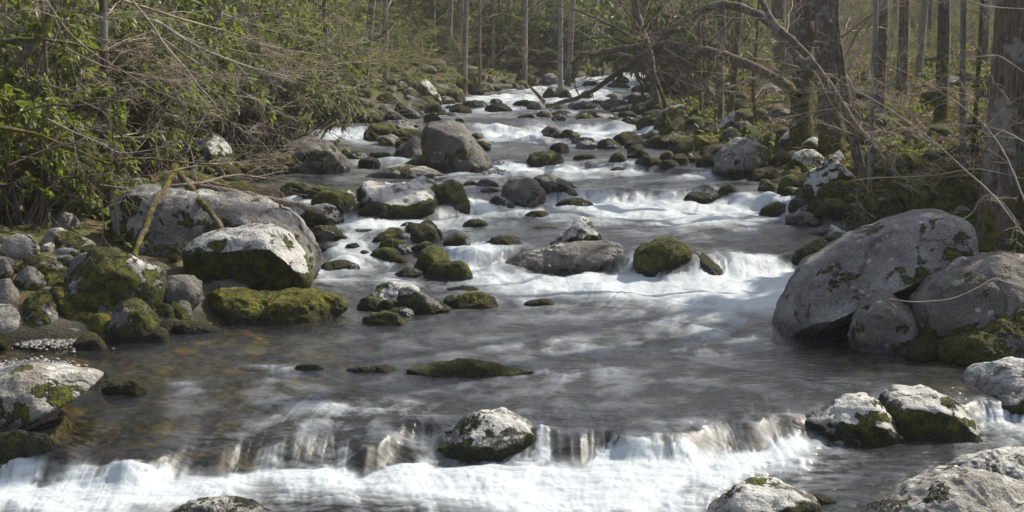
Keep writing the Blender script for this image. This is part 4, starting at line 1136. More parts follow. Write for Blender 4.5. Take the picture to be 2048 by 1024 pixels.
def along(P, R, n, rng, tmin=.2):
    Mn, N, _ = P.shape
    m = rng.randint(0, Mn, n); t = tmin + (1 - tmin) * rng.rand(n); x = t * (N - 1); i = np.minimum(x.astype(int), N - 2); f = (x - i)[:, None]
    d = P[m, i + 1] - P[m, i]
    return P[m, i] * (1 - f) + P[m, i + 1] * f, d / np.maximum(np.linalg.norm(d, axis=1, keepdims=True), 1e-9)

def trunk_mesh(pts, r0, r1, n=40, sides=18, flare=.5, seed=0, rough=.09):
    P = resample(pts, n)
    t = np.linspace(0, 1, n)
    h = np.concatenate([[0], np.cumsum(np.linalg.norm(np.diff(P, axis=0), axis=1))])
    R = (r0 + (r1 - r0) * t) * (1 + flare * np.exp(-h / (r0 * 2.2)))
    V, F = tubes(P[None], R[None], sides)
    V = V.reshape(n, sides, 3)
    C = P[:, None]
    D = V - C
    an = np.linspace(0, 2 * math.pi, sides, endpoint=False)[None]
    cs, sn = np.cos(an) + 0 * t[:, None], np.sin(an) + 0 * t[:, None]
    hh = h[:, None] + 0 * an
    nz = rough * perlin(cs * 2.2 + seed, sn * 2.2, hh * .5 / max(r0, .05) * .25) * 1.6 + rough * .8 * perlin(cs * 5 + seed, sn * 5, hh * .8)
    butt = .22 * flare * np.cos(an * 4 + seed) * np.exp(-hh / (r0 * 2))
    V = C + D * (1 + nz + butt)[..., None]
    return np_mesh('trunk', V.reshape(-1, 3), F)

def tree(name, pts, r0, r1, mat, label, twig='twig', group=None, limbs=7, seed=0, cat='tree', low=.15, limb_len=3.0, flare=.5, twigs=True, sides=16, extra=None, flat=.5):
    """pts in world metres from the foot upwards"""
    rng = np.random.RandomState(seed)
    P = np.array(pts, float); base = P[0].copy()
    if group: label = near_label(label.split(' in ')[0].split(' beyond ')[0].split(' standing ')[0], *base, 'tree', label)
    else: add_ref('tree', label, *base)
    root = tag(link(name, None, loc=base), label, cat, group)
    P = P - base
    P2 = np.vstack([P[0] - (0, 0, .35), P])
    link('trunk', trunk_mesh(P2, r0, r1, seed=seed * 3.7, flare=flare, sides=sides), M[mat], root)
    if limbs:
        Q = resample(P, 5)[None]; Rq = np.linspace(r0, r1, 5)[None]
        A, RA = grow(Q, Rq, limbs, 62, 1, rng, 1.0, .2, low, .32, .16, .1)
        # absolute length for limbs
        s = limb_len * rng.uniform(.5, 1.2, len(A))[:, None, None] / np.maximum(np.linalg.norm(A[:, -1] - A[:, 0], axis=1), .1)[:, None, None]
        A = A[:, :1] + (A - A[:, :1]) * s
        RA = np.minimum(RA, .006 * limb_len + .005)
        B, RB = grow(A, RA, 5, 45, .5, rng, flat, .1, .15, .5, .14)
        L = [(A, RA, 6), (B, RB, 4)]
        if twigs:
            Cc, RC = grow(B, RB, 4, 42, .5, rng, flat, .1, .1, .55, .14)
            L.append((Cc, np.maximum(RC, .0022), 3))
            D, RD = grow(Cc, RC, 3, 40, .55, rng, flat, .05, .1, .6, .14)
            L.append((D, np.maximum(RD, .0018), 3))
        if extra: L += extra
        link('branches', mesh_from(L), M[twig], root)
    return root

# ---------------------------------------------------------------- rhododendron thickets
def make_rhodo(seed, nst=26, h=2.3, spread=1.5, nwh=520, mat='rhodo', label='', group=None, leaf=.125):
    rng = np.random.RandomState(seed)
    root = tag(link('rhododendron_bush', None), label, 'bush', group)
    a = rng.rand(nst) * 6.28
    d = np.stack([np.cos(a) * rng.uniform(.1, .9, nst), np.sin(a) * rng.uniform(.1, .9, nst), np.ones(nst)], 1)
    N = 5
    P = np.zeros((nst, N, 3)); P[:, 0, :2] = rng.normal(size=(nst, 2)) * .18
    P[:, 0, 2] = -.15
    cur = d / np.linalg.norm(d, axis=1, keepdims=True)
    L = h * rng.uniform(.5, 1.1, nst)
    for k in range(1, N):
        cur = cur + rng.normal(size=(nst, 3)) * .16; cur[:, 2] += .05
        cur /= np.linalg.norm(cur, axis=1, keepdims=True)
        P[:, k] = P[:, k - 1] + cur * (L / (N - 1))[:, None] * np.array((spread * .8, spread * .8, 1))
    R = np.linspace(.022, .009, N)[None] * rng.uniform(.7, 1.4, nst)[:, None]
    B, RB = grow(P, R, 7, 48, .42, rng, .9, .0, .25, .6, .14, .12)
    C, RC = grow(B, RB, 3, 45, .6, rng, .9, .0, .3, .6, .12, .12)
    link('stems', mesh_from([(P, R, 6), (B, RB, 4), (C, np.maximum(RC, .003), 3)], 'stems'), M['twig_dark'], root)
    tips = np.concatenate([B[:, -1], C[:, -1], C[:, 2], P[:, -1]])
    td = np.concatenate([B[:, -1] - B[:, -2], C[:, -1] - C[:, -2], C[:, 2] - C[:, 1], P[:, -1] - P[:, -2]])
    k = min(nwh, len(tips)); sel = rng.permutation(len(tips))[:k]
    tips, td = tips[sel], td[sel]
    nl = 9
    pos = np.repeat(tips, nl, 0) + rng.normal(size=(k * nl, 3)) * .015
    ax = np.repeat(td / np.linalg.norm(td, axis=1, keepdims=True), nl, 0)
    q = rng.normal(size=(k * nl, 3)); q -= ax * (q * ax).sum(1, keepdims=True); q /= np.linalg.norm(q, axis=1, keepdims=True)
    dr = q * 1.0 + ax * .35; dr[:, 2] -= rng.uniform(.25, 1.15, k * nl)
    n = np.cross(dr, np.cross(np.array((0, 0, 1.)), dr)) + rng.normal(size=dr.shape) * .25
    Lf = leaf * rng.uniform(.65, 1.25, k * nl)
    link('foliage', leaves(pos, dr, n, Lf, Lf * .33, rng), M[mat], root)
    return root

def make_sapling(seed, h=2.6, nst=7, twig='twig', leafmat=None, nleaf=0, label='', group=None, name='bare_shrub', spread=.5, flat=.35, lsize=.028, dens=(9, 7, 4), rad=.013):
    rng = np.random.RandomState(seed)
    root = tag(link(name, None), label, 'shrub', group)
    N = 5
    a = rng.rand(nst) * 6.28
    P = np.zeros((nst, N, 3)); P[:, 0, :2] = rng.normal(size=(nst, 2)) * .12; P[:, 0, 2] = -.1
    cur = np.stack([np.cos(a) * spread * rng.rand(nst), np.sin(a) * spread * rng.rand(nst), np.ones(nst)], 1); cur /= np.linalg.norm(cur, axis=1, keepdims=True)
    L = h * rng.uniform(.6, 1.1, nst)
    for k in range(1, N):
        cur = cur + rng.normal(size=(nst, 3)) * .09; cur /= np.linalg.norm(cur, axis=1, keepdims=True)
        P[:, k] = P[:, k - 1] + cur * (L / (N - 1))[:, None]
    R = np.linspace(rad, rad * .4, N)[None] * rng.uniform(.6, 1.4, nst)[:, None]
    B, RB = grow(P, R, dens[0], 62, .42, rng, flat, .12, .2, .45, .12)
    C, RC = grow(B, RB, dens[1], 45, .5, rng, flat, .05, .1, .55, .12)
    D, RD = grow(C, RC, dens[2], 42, .55, rng, flat, .0, .1, .6, .12)
    link('stems', mesh_from([(P, R, 6), (B, RB, 4), (C, np.maximum(RC, .002), 3), (D, np.maximum(RD, .0016), 3)], 'stems'), M[twig], root)
    if nleaf:
        p1, d1 = along(D, RD, nleaf, rng)
        q = rng.normal(size=p1.shape); q[:, 2] *= .5
        Lf = lsize * rng.uniform(.6, 1.4, nleaf)
        link('foliage', leaves(p1, d1 * .6 + q, rng.normal(size=p1.shape) + np.array((0, 0, 1.5)), Lf, Lf * .5, rng), M[leafmat], root)
    return root

def pxpath(pts):
    """(px, py, distance) triples to world points"""
    return np.array([at_depth(a, b, c) for a, b, c in pts])
def limb(name, label, cat, pts, r0, r1, mat, seed=1, side=14, slen=.7, twig='twig', sub=(6, 4), flat=.3, group=None, sides=10, loc=None, parts='stem', nleaf=0, leafmat=None, lsize=.02, ang=50, droop=.05):
    """a single long branch, vine or log through the given world points, with side twigs"""
    rng = np.random.RandomState(seed)
    P = np.array(pts, float); base = P[0].copy(); P = P - base
    n = 34
    Q = resample(P, n)
    Q = Q + rng.normal(size=Q.shape) * r0 * .12
    V, F = tubes(Q[None], np.linspace(r0, r1, n)[None] * (1 + .10 * rng.normal(size=(1, n))), sides)
    me = np_mesh(parts, V, F)
    if not side:
        o = link(name, me, M[mat], None, base); tag(o, label, cat, group); return o
    root = tag(link(name, None, loc=base), label, cat, group)
    link(parts, me, M[mat], root)
    q5 = resample(P, 9)[None]; r5 = np.linspace(r0, r1, 9)[None]
    A, RA = grow(q5, r5, side, ang, 1, rng, flat, droop, .12, .5, .12)
    s = slen * rng.uniform(.35, 1.3, len(A))[:, None, None] / np.maximum(np.linalg.norm(A[:, -1] - A[:, 0], axis=1), .05)[:, None, None]
    A = A[:, :1] + (A - A[:, :1]) * s; RA = np.minimum(RA, .0035 * slen + .002)
    B, RB = grow(A, RA, sub[0], 42, .5, rng, flat, droop, .12, .55, .12)
    L = [(A, RA, 5), (B, np.maximum(RB, .002), 3)]
    last = (B, RB)
    if sub[1]:
        C, RC = grow(B, RB, sub[1], 42, .55, rng, flat, droop, .1, .6, .12); L.append((C, np.maximum(RC, .0016), 3)); last = (C, RC)
    link('twigs', mesh_from(L, 'twigs'), M[twig], root)
    if nleaf:
        p1, d1 = along(last[0], last[1], nleaf, rng)
        q = rng.normal(size=p1.shape)
        Lf = lsize * rng.uniform(.6, 1.4, nleaf)
        link('foliage', leaves(p1, d1 * .7 + q * .6, rng.normal(size=p1.shape) + np.array((0, 0, 1.)), Lf, Lf * .5, rng), M[leafmat], root)
    return root

def gtree(px, py, wpx, lean, mat, label, name='tree', H=14, seed=0, limbs=6, twig='twig', group=None, Y=None, low=.25, limb_len=2.2, taper=.55, flare=.45, mid=None, twigs=True):
    """tree whose foot stands on the ground at pixel (px,py); lean = px drift per 100 px upwards"""
    if Y is None: X, Y, Z = hit(px, py)
    else:
        X = (px - 1024) / FPX * Y; Z = float(ground_z(np.array(X), np.array(Y)))
    s = Y / FPX
    r = wpx * s * .5
    k = lean / 100.0
    rng = np.random.RandomState(seed + 5)
    pts = [(X, Y, Z)]
    for f in (.12, .3, .55, 1):
        pts.append((X + k * H * f + rng.normal() * .05 * f * 2, Y + rng.normal() * .15 * f, Z + H * f))
    if mid:
        base = [np.array((X, Y, Z))] + [np.array(at_depth(a, b, Y)) for a, b, *_ in mid]
        d = base[-1] - base[-2]; d = d / np.linalg.norm(d)
        base.append(base[-1] + d * H * .5 + np.array((0, 0, H * .3)))
        pts = base
    return tree(name, pts, r, r * taper, mat, label, twig, group, limbs, seed, low=low, limb_len=limb_len, flare=flare, twigs=twigs)
# ---------------------------------------------------------------- build
build_ground()
build_rocks()
build_water()

def wood():
    # ---- left side trunks
    gtree(213, 398, 25, -3, 'bark', 'straight grey brown tree standing at the left bank above the biggest boulder', seed=1, Y=16.9, limbs=5, twig='twig', low=.06, limb_len=2.0, mid=[(214, 300, 0), (212, 200, 0), (208, 90, 0), (205, -20, 0)], flare=.25)
    gtree(275, 250, 21, 0, 'bark_pale', 'pale grey tree behind the leaning branches at upper left', seed=2, limbs=4, Y=27)
    gtree(728, 214, 17, 12, 'bark', 'thin tree leaning right on the far left shore', seed=3, limbs=8, low=.05, Y=37, limb_len=3, twig='twig_green')
    gtree(772, 190, 12, 2, 'bark_far', 'slim sunlit tree behind the leaning thin one', seed=4, limbs=8, low=.05, Y=41, limb_len=3, twig='twig_green')
    gtree(820, 180, 11, 0, 'bark_far', 'dark slim tree left of the forked one', seed=5, limbs=4, Y=50)
    gtree(838, 120, 14, 14, 'bark_moss', 'forked tree, its right stem leaning far right', seed=6, limbs=3, Y=52)
    gtree(836, 120, 12, 3, 'bark_moss', 'forked tree, its upright left stem', seed=7, limbs=3, Y=52.3)
    gtree(868, 168, 12, 1, 'bark', 'mossy dark tree with a bright right edge right of the forked pair', seed=8, limbs=4, Y=49)
    gtree(896, 172, 13, 5, 'bark_far', 'brown tree, left stem of the tight far group', seed=9, limbs=3, Y=48)
    gtree(914, 170, 17, 8, 'bark_far', 'thickest brown tree of the tight far group', seed=10, limbs=3, Y=48.6)
    gtree(934, 160, 5, 1, 'bark_moss', 'thin mossy sapling right of the tight far group', seed=11, limbs=6, Y=46, low=.05)
    far = [(600, 6, 0), (640, 9, 0), (655, 8, 6), (985, 8, 0), (998, 5, 1), (1018, 9, 0), (1049, 9, 1), (1120, 9, -1), (1134, 10, 5), (1172, 7, 0), (1190, 8, 2), (960, 6, 0), (930, 9, 2), (700, 9, -2), (715, 7, 0), (745, 9, 1),
           (1205, 6, -3), (1236, 7, 1), (1340, 9, 0), (1362, 8, -2), (560, 9, 2), (520, 10, 0), (485, 9, 1), (420, 10, 0), (360, 9, 3), (330, 10, 0), (1410, 9, 1), (1098, 6, 0), (1075, 8, 0), (1225, 5, 3)]
    rng = np.random.RandomState(3)
    for i, (px, w, ln) in enumerate(far):
        gtree(px, 120, w * 1.35, ln + rng.uniform(-2, 2), rng.choice(['bark_far', 'bark_far', 'bark', 'bark_pale']), 'slim tree in the sunlit woods beyond the head of the stream', seed=30 + i, limbs=3, Y=rng.uniform(42, 58),
              group='slim trees beyond the head of the stream', twig=rng.choice(['twig', 'twig_green', 'twig_pale']), low=.02, limb_len=2.6)
    # ---- centre right
    gtree(1318, 222, 17, 0, 'bark', 'pale leaning tree at the gravel bar whose foot splays to the right', seed=61, limbs=4, twig='twig_dark', low=.2, mid=[(1312, 190, 0), (1304, 150, 0), (1300, 112, 0), (1288, 70, 0), (1275, 30, 0), (1268, -20, 0)], taper=.8, flare=.35)
    gtree(1332, 224, 11, 0, 'bark_moss', 'mossy stump leg splaying right beside the pale leaning tree', seed=62, limbs=0, mid=[(1326, 195, 0), (1312, 160, 0), (1306, 140, 0)], H=.2, flare=.2)
    gtree(1402, 236, 8, -3, 'bark', 'thin crooked tree on the right shore, left of the straight trunk', seed=63, limbs=5, low=.1)
    gtree(1437, 240, 20, 0, 'bark', 'straight grey tree beside the upright slab', seed=64, limbs=4)
    gtree(1460, 236, 15, 6, 'bark_moss', 'mossy tree right behind the straight grey one', seed=65, limbs=4)
    gtree(1513, 252, 8, -1, 'bark_moss', 'thin tree sleeved in bright green moss', seed=66, limbs=5, low=.05, flare=.2, mid=[(1507, 200, 0), (1507, 150, 0), (1512, 90, 0), (1517, 20, 0)])
    gtree(1604, 292, 46, 0, 'bark_moss', 'massive tree with mossy foot, left of the two big trunks', seed=67, limbs=3, taper=.8, flare=.55, mid=[(1603, 220, 0), (1606, 130, 0), (1610, 40, 0), (1612, -20, 0)])
    gtree(1664, 306, 48, -2, 'bark_moss', 'split massive tree with a glowing mossy edge, right of the two big trunks', seed=68, limbs=3, taper=.8, flare=.5, mid=[(1660, 220, 0), (1655, 120, 0), (1652, 40, 0), (1650, -20, 0)])
    gtree(1726, 372, 24, -22, 'bark', 'slanting grey brown tree leaning left across the split massive one', seed=69, limbs=3, flare=.25, mid=[(1712, 300, 0), (1698, 230, 0), (1686, 160, 0), (1676, 80, 0), (1670, -20, 0)])
    gtree(1738, 398, 12, 0, 'bark_pale', 'thin pale tree standing in front of the lichen boulder', seed=70, limbs=4, flare=.2)
    gtree(1758, 232, 24, 0, 'bark', 'brown tree right of the thin pale one', seed=71, limbs=3)
    gtree(1802, 196, 26, 0, 'bark', 'rough brown tree behind the twiggy shrubs', seed=72, limbs=3)
    gtree(1882, 240, 30, -2, 'bark_moss', 'broad mottled snag left of the big right edge tree', seed=73, limbs=3)
    gtree(1926, 345, 14, -3, 'bark_pale', 'slim spotted tree just left of the big right edge tree', seed=74, limbs=4)
    gtree(1946, 300, 10, 0, 'bark_moss', 'black mossy pole tree beside the big right edge tree', seed=75, limbs=4)
    gtree(1988, 512, 72, 2, 'bark', 'biggest tree, broad grey trunk at the right edge', seed=76, limbs=4, taper=.85, flare=.3)
    gtree(2034, 440, 34, 3, 'bark', 'second stem right behind the biggest tree', seed=77, limbs=3, taper=.85)
    mid = [(1488, 210, 10), (1530, 200, 12), (1556, 190, 20), (1574, 180, 14), (1625, 190, 10), (1690, 165, 11), (1780, 160, 10), (1832, 150, 12), (1850, 150, 8), (1905, 150, 12), (1700, 140, 16), (1500, 150, 8), (1545, 150, 10), (1590, 150, 10),
           (1720, 150, 9), (1865, 140, 10), (1960, 160, 12), (2010, 160, 14), (2040, 150, 10), (1935, 140, 8), (1815, 135, 9), (1640, 140, 12), (1460, 150, 9), (1385, 140, 7), (1750, 135, 8), (1790, 130, 8)]
    for i, (px, py, w) in enumerate(mid):
        gtree(px, py, w * 1.35, rng.uniform(-4, 4), rng.choice(['bark_far', 'bark', 'bark_pale', 'bark_moss']), 'brown tree standing among others deep in the right hand woods', seed=90 + i, limbs=5,
              Y=rng.uniform(34, 75), group='trees deep in the right hand woods', twig=rng.choice(['twig', 'twig_green']), low=.02, limb_len=2.4)
    mid = [(30, 12), (100, 10), (150, 14), (320, 12), (380, 10), (440, 9), (505, 12), (565, 9), (615, 8), (660, 10)]
    for i, (px, w) in enumerate(mid):
        gtree(px, 200, w * 1.1, rng.uniform(-5, 5), rng.choice(['bark_far', 'bark', 'bark_moss']), 'dim tree in the thicket behind the left bank bushes', seed=130 + i, limbs=6, Y=rng.uniform(30, 60),
              group='trees behind the left bank bushes', twig=rng.choice(['twig', 'twig_green']), low=.02, limb_len=2.6)
    # ---- leaning and arching stems
    limb('leaning_tree', 'pale leaning stem arching up left from the right bank, lichen on its top side', 'tree',
         pxpath([(1796, 358, 15.6), (1740, 290, 15.8), (1700, 235, 16), (1660, 172, 16.2), (1630, 132, 16.3), (1600, 96, 16.4), (1560, 58, 16.5), (1532, 20, 16.6), (1512, -40, 16.7), (1480, -160, 16.8)]), .048, .034, 'bark', seed=201, side=8, slen=1.0, twig='twig')
    limb('leaning_tree', 'dark bough arching over the stream and down into the far riffle', 'tree',
         pxpath([(1720, 240, 19.5), (1660, 190, 19.8), (1600, 120, 20), (1560, 62, 20.5), (1500, 22, 21), (1450, 9, 21.5), (1405, 20, 22), (1350, 55, 23), (1300, 98, 24), (1245, 140, 26), (1180, 185, 28), (1130, 204, 29.5), (1095, 212, 30.5)]), .075, .045, 'bark', seed=202, side=8, slen=1.5, twig='twig_dark')
    limb('leaning_tree', 'dark low bough running level across the stream to the left', 'tree',
         pxpath([(1598, 195, 20.5), (1560, 165, 20.8), (1510, 135, 21), (1450, 112, 21.5), (1380, 96, 22), (1310, 89, 22.5), (1250, 98, 23.5), (1200, 106, 24.5), (1165, 110, 25), (1145, 128, 25.5)]), .085, .035, 'bark', seed=203, side=8, slen=1.4, twig='twig_dark')
    limb('fallen_branch', 'dark snag stick standing up from the far riffle', 'branch', pxpath([(1148, 150, 30), (1150, 172, 30), (1158, 190, 30)]), .02, .014, 'bark', seed=204, side=0)
    limb('fallen_branch', 'sawn snag stick poking out beside the dark far rock', 'branch', pxpath([(1090, 205, 34), (1072, 185, 34), (1062, 175, 34)]), .05, .03, 'drift', seed=205, side=0)
    # ---- driftwood on the biggest boulder
    limb('driftwood_log', 'barkless tan log lying across the biggest boulder, tip over the water', 'log',
         pxpath([(330, 352, 16.6), (368, 366, 16.3), (430, 380, 16.1), (500, 392, 16), (560, 405, 15.9), (592, 408, 15.9), (620, 417, 15.9), (650, 426, 15.9)]), .052, .030, 'drift', seed=206, side=0)
    limb('driftwood_log', 'mossy forked stem hanging down the left face of the biggest boulder', 'log',
         pxpath([(352, 330, 16.1), (334, 372, 15.7), (308, 410, 15.15), (296, 440, 14.8), (288, 465, 14.5), (274, 495, 14.0), (269, 524, 13.5)]), .046, .026, 'logmoss', seed=207, side=3, slen=.35, twig='drift', sub=(2, 0), parts='stem')
    limb('driftwood_log', 'golden mossy stem slanting down onto the pale lichen boulder', 'log',
         pxpath([(360, 350, 16), (385, 380, 15.7), (402, 405, 15.35), (425, 430, 15.0), (445, 458, 14.6), (458, 486, 14.2)]), .042, .030, 'logmoss', seed=208, side=0)
    limb('driftwood_log', 'pale thin root stick crossing behind the mossy forked stem', 'branch',
         pxpath([(200, 372, 16.2), (260, 378, 15.9), (330, 372, 15.7), (400, 366, 15.9), (470, 350, 16.4), (530, 356, 17)]), .022, .010, 'drift', seed=209, side=10, slen=.5, sub=(3, 0), twig='twig_pale')
    # ---- overhanging bare branches, upper left
    lf = [
     ([(-10, 172, 13), (30, 130, 13.1), (70, 85, 13.2), (100, 35, 13.3), (125, -30, 13.4)], .050, .040, 'bark_moss', 'dark crooked stem crossing the upper left corner', 10, 1.2),
     ([(-20, 82, 13.5), (70, 78, 13.6), (150, 88, 13.8), (212, 103, 14), (240, 90, 14.1), (310, 76, 14.3), (372, 62, 14.5), (470, 36, 14.8)], .024, .008, 'bark', 'long level branch passing in front of the left trunk, highest', 26, 1.1),
     ([(255, -10, 13.2), (300, 45, 13.3), (330, 90, 13.4), (372, 138, 13.5), (400, 175, 13.6), (432, 208, 13.7)], .017, .007, 'twig_pale', 'pale bare branch slanting down right from the top left', 14, .9),
     ([(-20, 252, 12.6), (70, 268, 12.8), (140, 295, 13), (200, 322, 13.1), (222, 328, 13.2), (240, 318, 13.2), (300, 318, 13.4), (380, 326, 13.6), (440, 330, 13.8)], .026, .010, 'logmoss', 'mossy double branch sagging past the left trunk, lower strand', 20, .9),
     ([(-20, 244, 12.9), (60, 268, 13), (120, 292, 13.1), (180, 312, 13.2), (225, 322, 13.3)], .022, .012, 'logmoss', 'mossy double branch sagging past the left trunk, upper strand', 10, .7),
     ([(40, 225, 13.4), (95, 210, 13.5), (150, 212, 13.6), (215, 205, 13.8), (222, 200, 13.8), (290, 214, 14), (370, 250, 14.3), (440, 268, 14.6)], .020, .006, 'bark', 'branch kinked at the left trunk with pale tips over the boulders', 22, 1.0),
     ([(95, 238, 13), (150, 265, 13.1), (200, 285, 13.2), (240, 305, 13.3), (300, 300, 13.5), (330, 292, 13.6)], .010, .004, 'twig_pale', 'pale twig drooping in front of the left trunk', 12, .6),
     ([(85, -10, 12.6), (130, 55, 12.7), (180, 102, 12.8), (245, 142, 13), (320, 185, 13.2), (390, 212, 13.4)], .014, .005, 'twig', 'thin branch running down right through the bright leaves', 20, .9),
     ([(230, -5, 13.6), (300, 18, 13.8), (370, 40, 14), (450, 62, 14.4), (540, 92, 14.8), (640, 110, 15.2)], .020, .005, 'twig', 'spray of fine tan twigs reaching right, upper', 34, 1.4),
     ([(310, 40, 14), (380, 85, 14.2), (460, 120, 14.6), (540, 145, 15), (620, 160, 15.5)], .018, .004, 'twig_pale', 'spray of pale twigs reaching right, lower', 34, 1.3),
     ([(300, 60, 14.6), (400, 130, 15), (470, 175, 15.4), (540, 215, 15.8), (600, 245, 16.2)], .014, .004, 'twig', 'fan of twigs hanging before the dark hollow', 30, 1.2),
     ([(130, 95, 13.4), (200, 130, 13.6), (280, 150, 13.8), (350, 160, 14), (420, 150, 14.4)], .013, .004, 'twig', 'fine twig layer crossing the left trunk', 26, .9),
     ([(500, 345, 17), (560, 312, 17.4), (610, 285, 17.8), (660, 250, 18.2), (690, 240, 18.4)], .012, .006, 'bark', 'straight bare stick rising right over the shore boulder', 3, .4),
     ([(330, 345, 15), (400, 330, 15.4), (470, 325, 15.8), (540, 318, 16.2)], .012, .004, 'twig', 'low tangle of twigs above the driftwood', 26, .8),
     ([(620, 170, 26), (700, 160, 26), (780, 190, 26), (850, 250, 26)], .020, .006, 'twig_dark', 'arched bare branch before the far left shore', 14, 1.3),
     ([(560, 100, 25), (650, 95, 25), (740, 85, 25), (800, 30, 25), (830, -10, 25)], .028, .014, 'bark', 'dark branch rising right across the slim far trees', 16, 1.6),
     ([(380, 0, 20), (480, 40, 20.5), (580, 70, 21), (700, 78, 21.5)], .018, .005, 'twig', 'wide flat spray of reddish tan twigs in the upper left', 44, 1.9),
     ([(420, 90, 21), (520, 110, 21.5), (640, 120, 22), (760, 128, 22.5)], .018, .005, 'twig_green', 'wide flat spray of budding twigs below the reddish one', 44, 1.9),
     ([(560, 140, 24), (660, 130, 24), (760, 120, 24.5), (860, 118, 25)], .018, .005, 'twig_green', 'budding spray reaching over the far left shore', 44, 1.9),
     ([(-20, 40, 12.4), (60, 20, 12.5), (140, 40, 12.7), (230, 30, 12.9)], .010, .004, 'twig', 'fine twig crossing the top left leaves', 20, .8),
     ([(20, 330, 12.4), (90, 300, 12.5), (150, 285, 12.6), (180, 270, 12.7)], .014, .006, 'twig_dark', 'dark forked twig under the mossy double branch', 8, .6),
    ]
    for i, (pts, r0, r1, mt, lb, n, sl_) in enumerate(lf):
        tw = {'logmoss': 'twig_dark', 'bark': 'twig', 'bark_moss': 'twig_dark'}.get(mt, mt)
        limb('overhanging_branch', lb, 'branch', pxpath(pts), r0 * (.72 if r0 < .03 else 1), r1 * .8, mt, seed=220 + i, side=int(n * .36), slen=sl_, twig=tw, parts='stem', flat=.35,
             nleaf=(1500 if mt == 'twig_green' else 0), leafmat='spring', lsize=.03)
    # ---- right foreground shrub twigs
    rf = [
     ([(2070, 500, 11.8), (1990, 395, 12), (1930, 340, 12.2), (1870, 285, 12.4), (1800, 232, 12.6), (1730, 190, 12.8), (1660, 150, 13)], .014, .004, 'long straight pale twig rising left across the right hand woods', 26, .8),
     ([(2060, 430, 12), (2020, 330, 12.2), (1985, 270, 12.4), (1940, 225, 12.6), (1860, 170, 12.8), (1780, 130, 13)], .013, .004, 'pale twig fanning left above the long straight one', 26, .8),
     ([(1700, 362, 13), (1745, 356, 13), (1800, 354, 13), (1870, 350, 13), (1945, 338, 13), (2000, 346, 13), (2070, 364, 13)], .008, .006, 'level pale twig with buds across the big right trunk', 16, .5),
     ([(1920, 442, 12.2), (1945, 425, 12.2), (1962, 398, 12.2), (1992, 392, 12.2), (2040, 450, 12.2)], .009, .006, 'crooked bright twig before the big right trunk', 6, .4),
     ([(1780, 598, 11.6), (1830, 604, 11.5), (1900, 598, 11.45), (1950, 578, 11.45), (1985, 559, 11.5), (2010, 563, 11.5), (2075, 584, 11.5)], .009, .008, 'pale vine draped over the rounded boulder at right', 0, .4),
     ([(2070, 160, 12.5), (1990, 110, 12.6), (1960, 150, 12.6), (1900, 185, 12.7), (1830, 215, 12.8)], .009, .004, 'drooping budded twig at upper right', 20, .7),
     ([(2075, 300, 12), (2000, 260, 12.2), (1900, 250, 12.5), (1800, 262, 12.8), (1730, 275, 13)], .009, .003, 'fine twig level across the upper right slope', 22, .8),
     ([(2075, 20, 12), (1990, 14, 12), (1950, 5, 12), (1900, -20, 12)], .008, .006, 'thin pale twig in the top right corner', 8, .5),
     ([(1870, 290, 13.5), (1800, 250, 13.7), (1740, 200, 14), (1690, 170, 14.2), (1640, 180, 14.5)], .009, .003, 'tangle of pale twigs before the brown trees', 30, .8),
     ([(1420, 190, 22), (1390, 130, 22), (1350, 60, 22), (1330, -10, 22)], .022, .010, 'dark twiggy branch rising behind the level bough', 22, 1.5),
     ([(1270, 75, 24), (1310, 30, 24), (1345, -20, 24)], .030, .020, 'dark branch rising right from the pale leaning tree', 14, 1.5),
     ([(1275, 80, 24), (1220, 50, 24), (1150, 20, 24), (1080, 5, 24)], .022, .008, 'dark branch reaching left from the pale leaning tree', 26, 1.7),
     ([(1265, 85, 26), (1200, 75, 26), (1120, 95, 26), (1060, 140, 26)], .018, .006, 'drooping bare branch over the far riffle', 30, 1.6),
     ([(1470, 30, 20), (1440, 60, 20), (1410, 80, 20), (1370, 60, 20)], .012, .005, 'twigs with orange buds below the arch', 20, 1.0),
    ]
    for i, (pts, r0, r1, lb, n, sl_) in enumerate(rf):
        dark = 'dark' in lb or 'drooping bare' in lb
        limb('overhanging_branch', lb, 'branch', pxpath(pts), r0 * (1 if dark else .62), r1 * (1 if dark else .7), 'bark' if dark else 'twig_pale', seed=260 + i, side=int(n * (.3 if dark else .45)), slen=sl_, twig='twig_dark' if dark else 'twig', parts='stem', flat=.5,
             nleaf=400 if 'orange' in lb else 0, leafmat='bud', lsize=.035)

